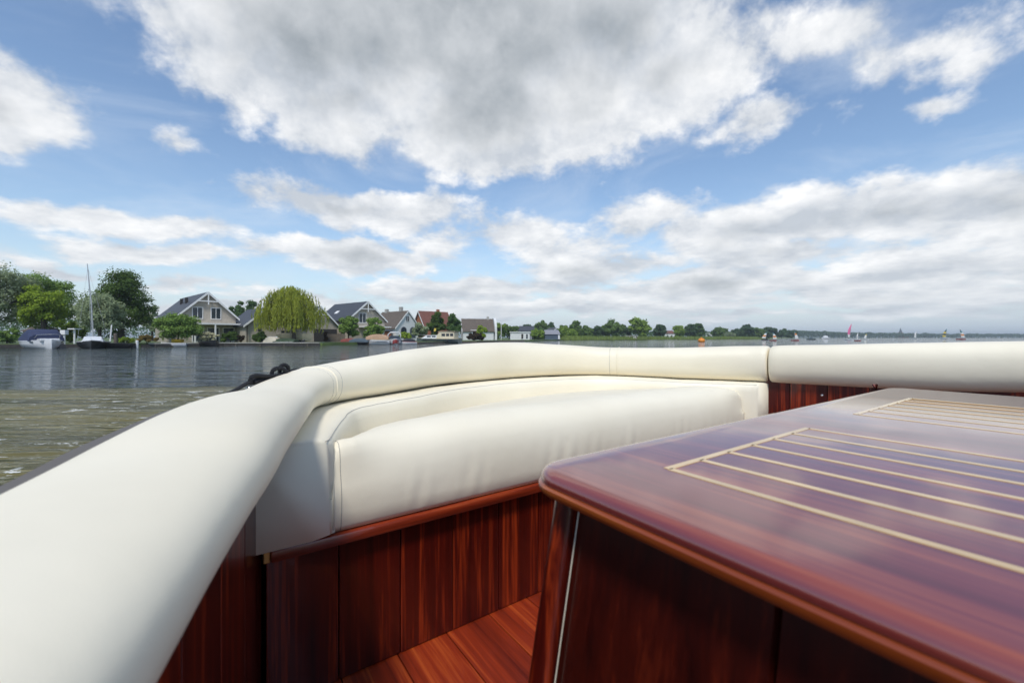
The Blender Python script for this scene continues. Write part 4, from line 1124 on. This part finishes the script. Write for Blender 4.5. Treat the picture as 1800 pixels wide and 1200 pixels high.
hull(b, 2.6, 1.3, .34, 'gel', 'greyhull', .3); ob_ = MB().box((0, -1.45, .55), (.35, .35, .5)).build('outboard_motor', MAT['tar'], b, bevel=.06); MB().box((0, -1.5, .05), (.12, .16, .7)).build('shaft', MAT['tar'], ob_)
b = boat_at('covered_boat', 'boat under a faded red tarpaulin at the picket fence', 614, 65.4, R(105))
hull(b, 2.6, 1.4, .4, 'timberdark', 'timber', .3); canopy(b, -1.2, 1.2, 1.4, .9, .42, .98, 'redtarp', 'tarpaulin')
b = boat_at('covered_boat', 'boat under a grey blue tarpaulin next to the red tarpaulin boat', 632, 65.0, R(95))
hull(b, 3.0, 1.6, .35, 'tar', 'tar', .3); canopy(b, -1.4, 1.4, 1.6, 1.1, .36, .98, 'bluetarp', 'tarpaulin')
b = boat_at('covered_boat', 'white motor boat under a high tan canvas cover', 661, 65.6, R(100))
hull(b, 4.2, 2.0, .72, 'gel', 'cream', .4); canopy(b, -1.9, 1.4, 2.0, 1.5, .76, 1.62, 'canvas_tan')
MB().tube([(-1.0, -1.8, .5), (-1.03, 0, .48), (-.8, 1.5, .52)], .035, 5).build('rub_rail', MAT['tar'], b)
b = boat_at('speedboat', 'white speedboat with curved radar arch and red bow', 694, 66.6, R(200))
hull(b, 4.8, 2.1, .72, 'gel', 'gel', .4)
MB().tube([(-.95, -.9, .7), (-.95, -.9, 1.55), (-.6, -.75, 1.9), (.6, -.75, 1.9), (.95, -.9, 1.55), (.95, -.9, .7)], .09, 8).build('radar_arch', MAT['gel'], b, smooth=True)
MB().loft([[(-.85, .1, .8), (.85, .1, .8), (.7, -.35, 1.35), (-.7, -.35, 1.35)], [(-.85, .16, .8), (.85, .16, .8), (.7, -.29, 1.37), (-.7, -.29, 1.37)]]).build('windscreen', MAT['glass'], b)
canopy(b, -2.1, -.5, 1.8, 1.8, .76, 1.3, 'greyhull', 'cockpit_cover')
MB().loft([[(-.5, 1.6, .1), (.5, 1.6, .1), (.45, 1.7, .7), (-.45, 1.7, .7)], [(-.12, 2.52, .25), (.12, 2.52, .25), (.06, 2.6, .8), (-.06, 2.6, .8)]]).build('bow_flash', MAT['red'], b)
b = boat_at('jet_ski', 'red and white jet ski under a dark cover beside the speedboat', 716, 67.6, R(110))
hull(b, 2.9, 1.2, .4, 'gel', 'red', .4); canopy(b, -1.2, .9, .9, .7, .42, .95, 'tar', 'seat_cover'); MB().tube([(-.4, .6, 1.0), (0, .65, 1.12), (.4, .6, 1.0)], .035, 6).build('handlebar', MAT['tar'], b)
b = boat_at('motor_cruiser', 'long grey green motor cruiser with cream cabin and wheelhouse', 770, 81.0, R(76))
hull(b, 8.8, 2.8, .85, 'greyhull', 'cream', .45)
MB().loft([[(-1.15, y, .9), (1.15, y, .9), (.95, y, h), (-.95, y, h)] for y, h in ((-.3, 1.55), (2.0, 1.5), (2.9, 1.0))]).build('fore_cabin', MAT['gel'], b)
wh = MB().loft([[(-1.2, y, .9), (1.2, y, .9), (1.02, y, h), (-1.02, y, h)] for y, h in ((-3.7, 2.0), (-.9, 2.25), (-.2, 1.5))]).build('wheelhouse', MAT['cream'], b)
MB().box((0, -2.2, 2.2), (2.25, 3.4, .09)).build('wheelhouse_roof', MAT['cream'], b)
for s in (-1, 1):
    for y, w_ in ((-3.2, .6), (-2.4, .6), (-1.55, .7)): MB().box((s * 1.11, y, 1.58), (.06, w_, .5)).build('window', MAT['glass'], b)
    for y in (.4, 1.4): MB().box((s * 1.06, y, 1.28), (.06, .75, .26)).build('window', MAT['glass'], b)
    MB().tube([(s * 1.2, -.2, .95), (s * 1.2, -.2, 1.4), (s * 1.0, 2.6, 1.6), (0, 4.3, 1.65)], .02, 5).build('hand_rail', MAT['alloy'], b)
    MB().tube([(s * 1.4, y, .62) for y in (-4, -2, 0, 2)], .05, 5).build('rub_rail', MAT['tar'], b)
    for y in (-2.5, -.4, 1.6): MB().lathe([(.03, 0), (.10, .1), (.10, .4), (.03, .5)], (s * 1.5, y, .2), 8).build('fender', MAT['tar'], b)
bn = boat_at('banner_flag', 'small yellow flag on a stick above the motor cruiser', 761, 84.5, 0, 'flag', z=GZ)
MB().tube([(0, 0, -.1), (.1, 0, 1.6), (.25, 0, 2.6)], .03, 5).build('stick', MAT['timber'], bn); MB().loft([[(.12, y, 1.9), (.55, y, 2.0), (.65, y, 2.5), (.24, y, 2.55)] for y in (-.01, .02)]).build('cloth', MAT['yellowsail'], bn)
b = boat_at('rowing_boat', 'small white rowing boat moored far off by the reeds', 1208, 226, R(85)); hull(b, 5, 1.7, .6, 'gel', 'gel')
MB().box((0, 0, .68), (1.3, .3, .06)).build('thwart', MAT['timber'], b)
b = boat_at('rowing_boat', 'white boat moored at the foot of the biggest round tree', 1146, 214, R(80)); hull(b, 5, 1.8, .6, 'gel', 'gel')
canopy(b, -1, 1, 1.4, 1.0, .6, 1.3, 'gel', 'cuddy')
b = boat_at('motor_launch', 'low dark motor launch far out right of the red hulled dinghy', 1425, 190, R(85)); hull(b, 3.6, 1.5, .5, 'greyhull', 'greyhull')
canopy(b, -.8, .9, 1.2, .9, .5, 1.0, 'bluetarp', 'windscreen')
b = boat_at('motor_launch', 'white cabin launch far out before the woods', 1451, 330, R(80)); hull(b, 5.0, 2.2, .9, 'gel', 'gel')
canopy(b, -1.5, 1.6, 1.8, 1.3, .9, 2.6, 'gel', 'cabin')

# buoy
by = boat_at('buoy', 'round orange marker buoy floating on the lake', 1233, 104, 0, 'buoy', z=-.25)
MB().lathe([(.25, 0), (.62, .15), (.82, .45), (.80, .75), (.55, 1.05), (.22, 1.18)], (0, 0, 0), 18).build('float', MAT['orange'], by, smooth=True)
MB().lathe([(.17, 1.15), (.17, 1.38), (.09, 1.42)], (0, 0, 0), 12).build('top_ring', MAT['orange'], by)

# sailing dinghies: striped sails in real panels
def dinghy(label, px, basepy, toppy, hullmat, cols, lean, slim=.34, hl=None, Y=None, group='sailing dinghies on the lake', name='sailing_dinghy'):
    Y = Y or H * FPX / (basepy - HOR)
    root = thing(name, label, 'sailboat', (PX(px, Y), Y, 0), 0, group)
    hgt = (basepy - toppy) / FPX * Y; hl = hl or hgt * .8
    rg = hull_rings(hl, hl * .36, hl * .13, .3, .08, 8)
    MB().loft([[(q[1], q[0], q[2]) for q in r_] for r_ in rg]).build('hull', MAT[hullmat], root, smooth=R(40))
    tp = Vector((lean * hgt, 0, hgt)); ft = Vector((0, 0, hl * .12))
    MB().tube([ft, tp], [hgt * .016, hgt * .010], 6).build('mast', MAT['alloy'], root)
    sg = 1 if lean >= 0 else -1
    cl = ft.lerp(tp, .14) + Vector((-sg * hgt * slim, 0, hgt * .02))
    n_ = len(cols)
    for i, c in enumerate(cols):
        a0, a1 = i / n_, (i + 1) / n_
        base = ft.lerp(tp, .13)
        q = []
        for t in (a0, a1):
            lu = base.lerp(tp, t); le = cl.lerp(tp, t) + Vector((-sg * hgt * .10 * math.sin(math.pi * t), 0, 0))
            q += [lu, (lu + le) / 2 + Vector((0, -.05 * hgt * math.sin(math.pi * (t * .8 + .1)), 0)), le]
        off_ = Vector((0, hgt * .006, 0))
        mbs = MB().add(q, [(0, 1, 4, 3), (1, 2, 5, 4)]); mbs.add([p + off_ for p in q], [(3, 4, 1, 0), (4, 5, 2, 1)])
        mbs.build('sail_panel', MAT[c], root)
W3 = ['sail', 'orangesail', 'sail', 'teal', 'darksail']
dinghy('dark hulled dinghy with white, orange and teal striped sail leaning over', 1345, 597.6, 583, 'tar', ['sail', 'orangesail', 'sail', 'teal'], .25, .45)
dinghy('dinghy with white, orange and teal striped sail and red hull, beside its twin', 1359, 599, 584, 'red', ['sail', 'orangesail', 'sail', 'teal'], -.03, .45)
dinghy('red hulled dinghy with orange and white striped sail sailing alone', 1398, 599, 582, 'red', ['sail', 'sail', 'orangesail', 'teal'], -.10, .30)
dinghy('windsurfer with tall narrow pink sail', 1493, 598.2, 569, 'gel', ['sail', 'pink', 'pink', 'pink', 'pink'], .13, .10, hl=3.0)
dinghy('red hulled dinghy with small slim grey white sail near the pink sail', 1508, 599.2, 584, 'red', ['sail', 'sail'], .02, .12, hl=2.0)
dinghy('dinghy with white sail and lime green top', 1523, 596.5, 586.5, 'gel', ['sail', 'sail', 'yellowsail'], .05, .45)
dinghy('tiny dinghy with plain white sail before the far woods', 1610, 595.8, 582, 'gel', ['sail', 'sail'], .06, .22, hl=3)
dinghy('dinghy with yellow and black diagonal striped sail', 1662, 596.2, 577.5, 'gel', ['yellowsail', 'darksail', 'yellowsail', 'darksail', 'teal'], .12, .30)
dinghy('dinghy with white and orange striped sail and dark peak, red hull', 1690, 597, 578.5, 'red', ['sail', 'orangesail', 'sail', 'teal', 'darksail'], -.16, .34)
# ------------------------------------------------------------------ summer haze over the lake
hz = bpy.data.materials.new('haze'); hz.use_nodes = True
hn = hz.node_tree.nodes; hn.clear()
vo = hn.new('ShaderNodeVolumePrincipled'); vo.inputs['Color'].default_value = (.80, .88, .96, 1); vo.inputs['Density'].default_value = .00036; vo.inputs['Anisotropy'].default_value = .2
ho = hn.new('ShaderNodeOutputMaterial'); hz.node_tree.links.new(vo.outputs[0], ho.inputs['Volume'])
o = MB().box((0, 6400, 16), (18200, 14100, 34.4)).build('haze', hz)
tag(o, 'thin pale summer haze lying over the whole lake', 'haze', kind='stuff')
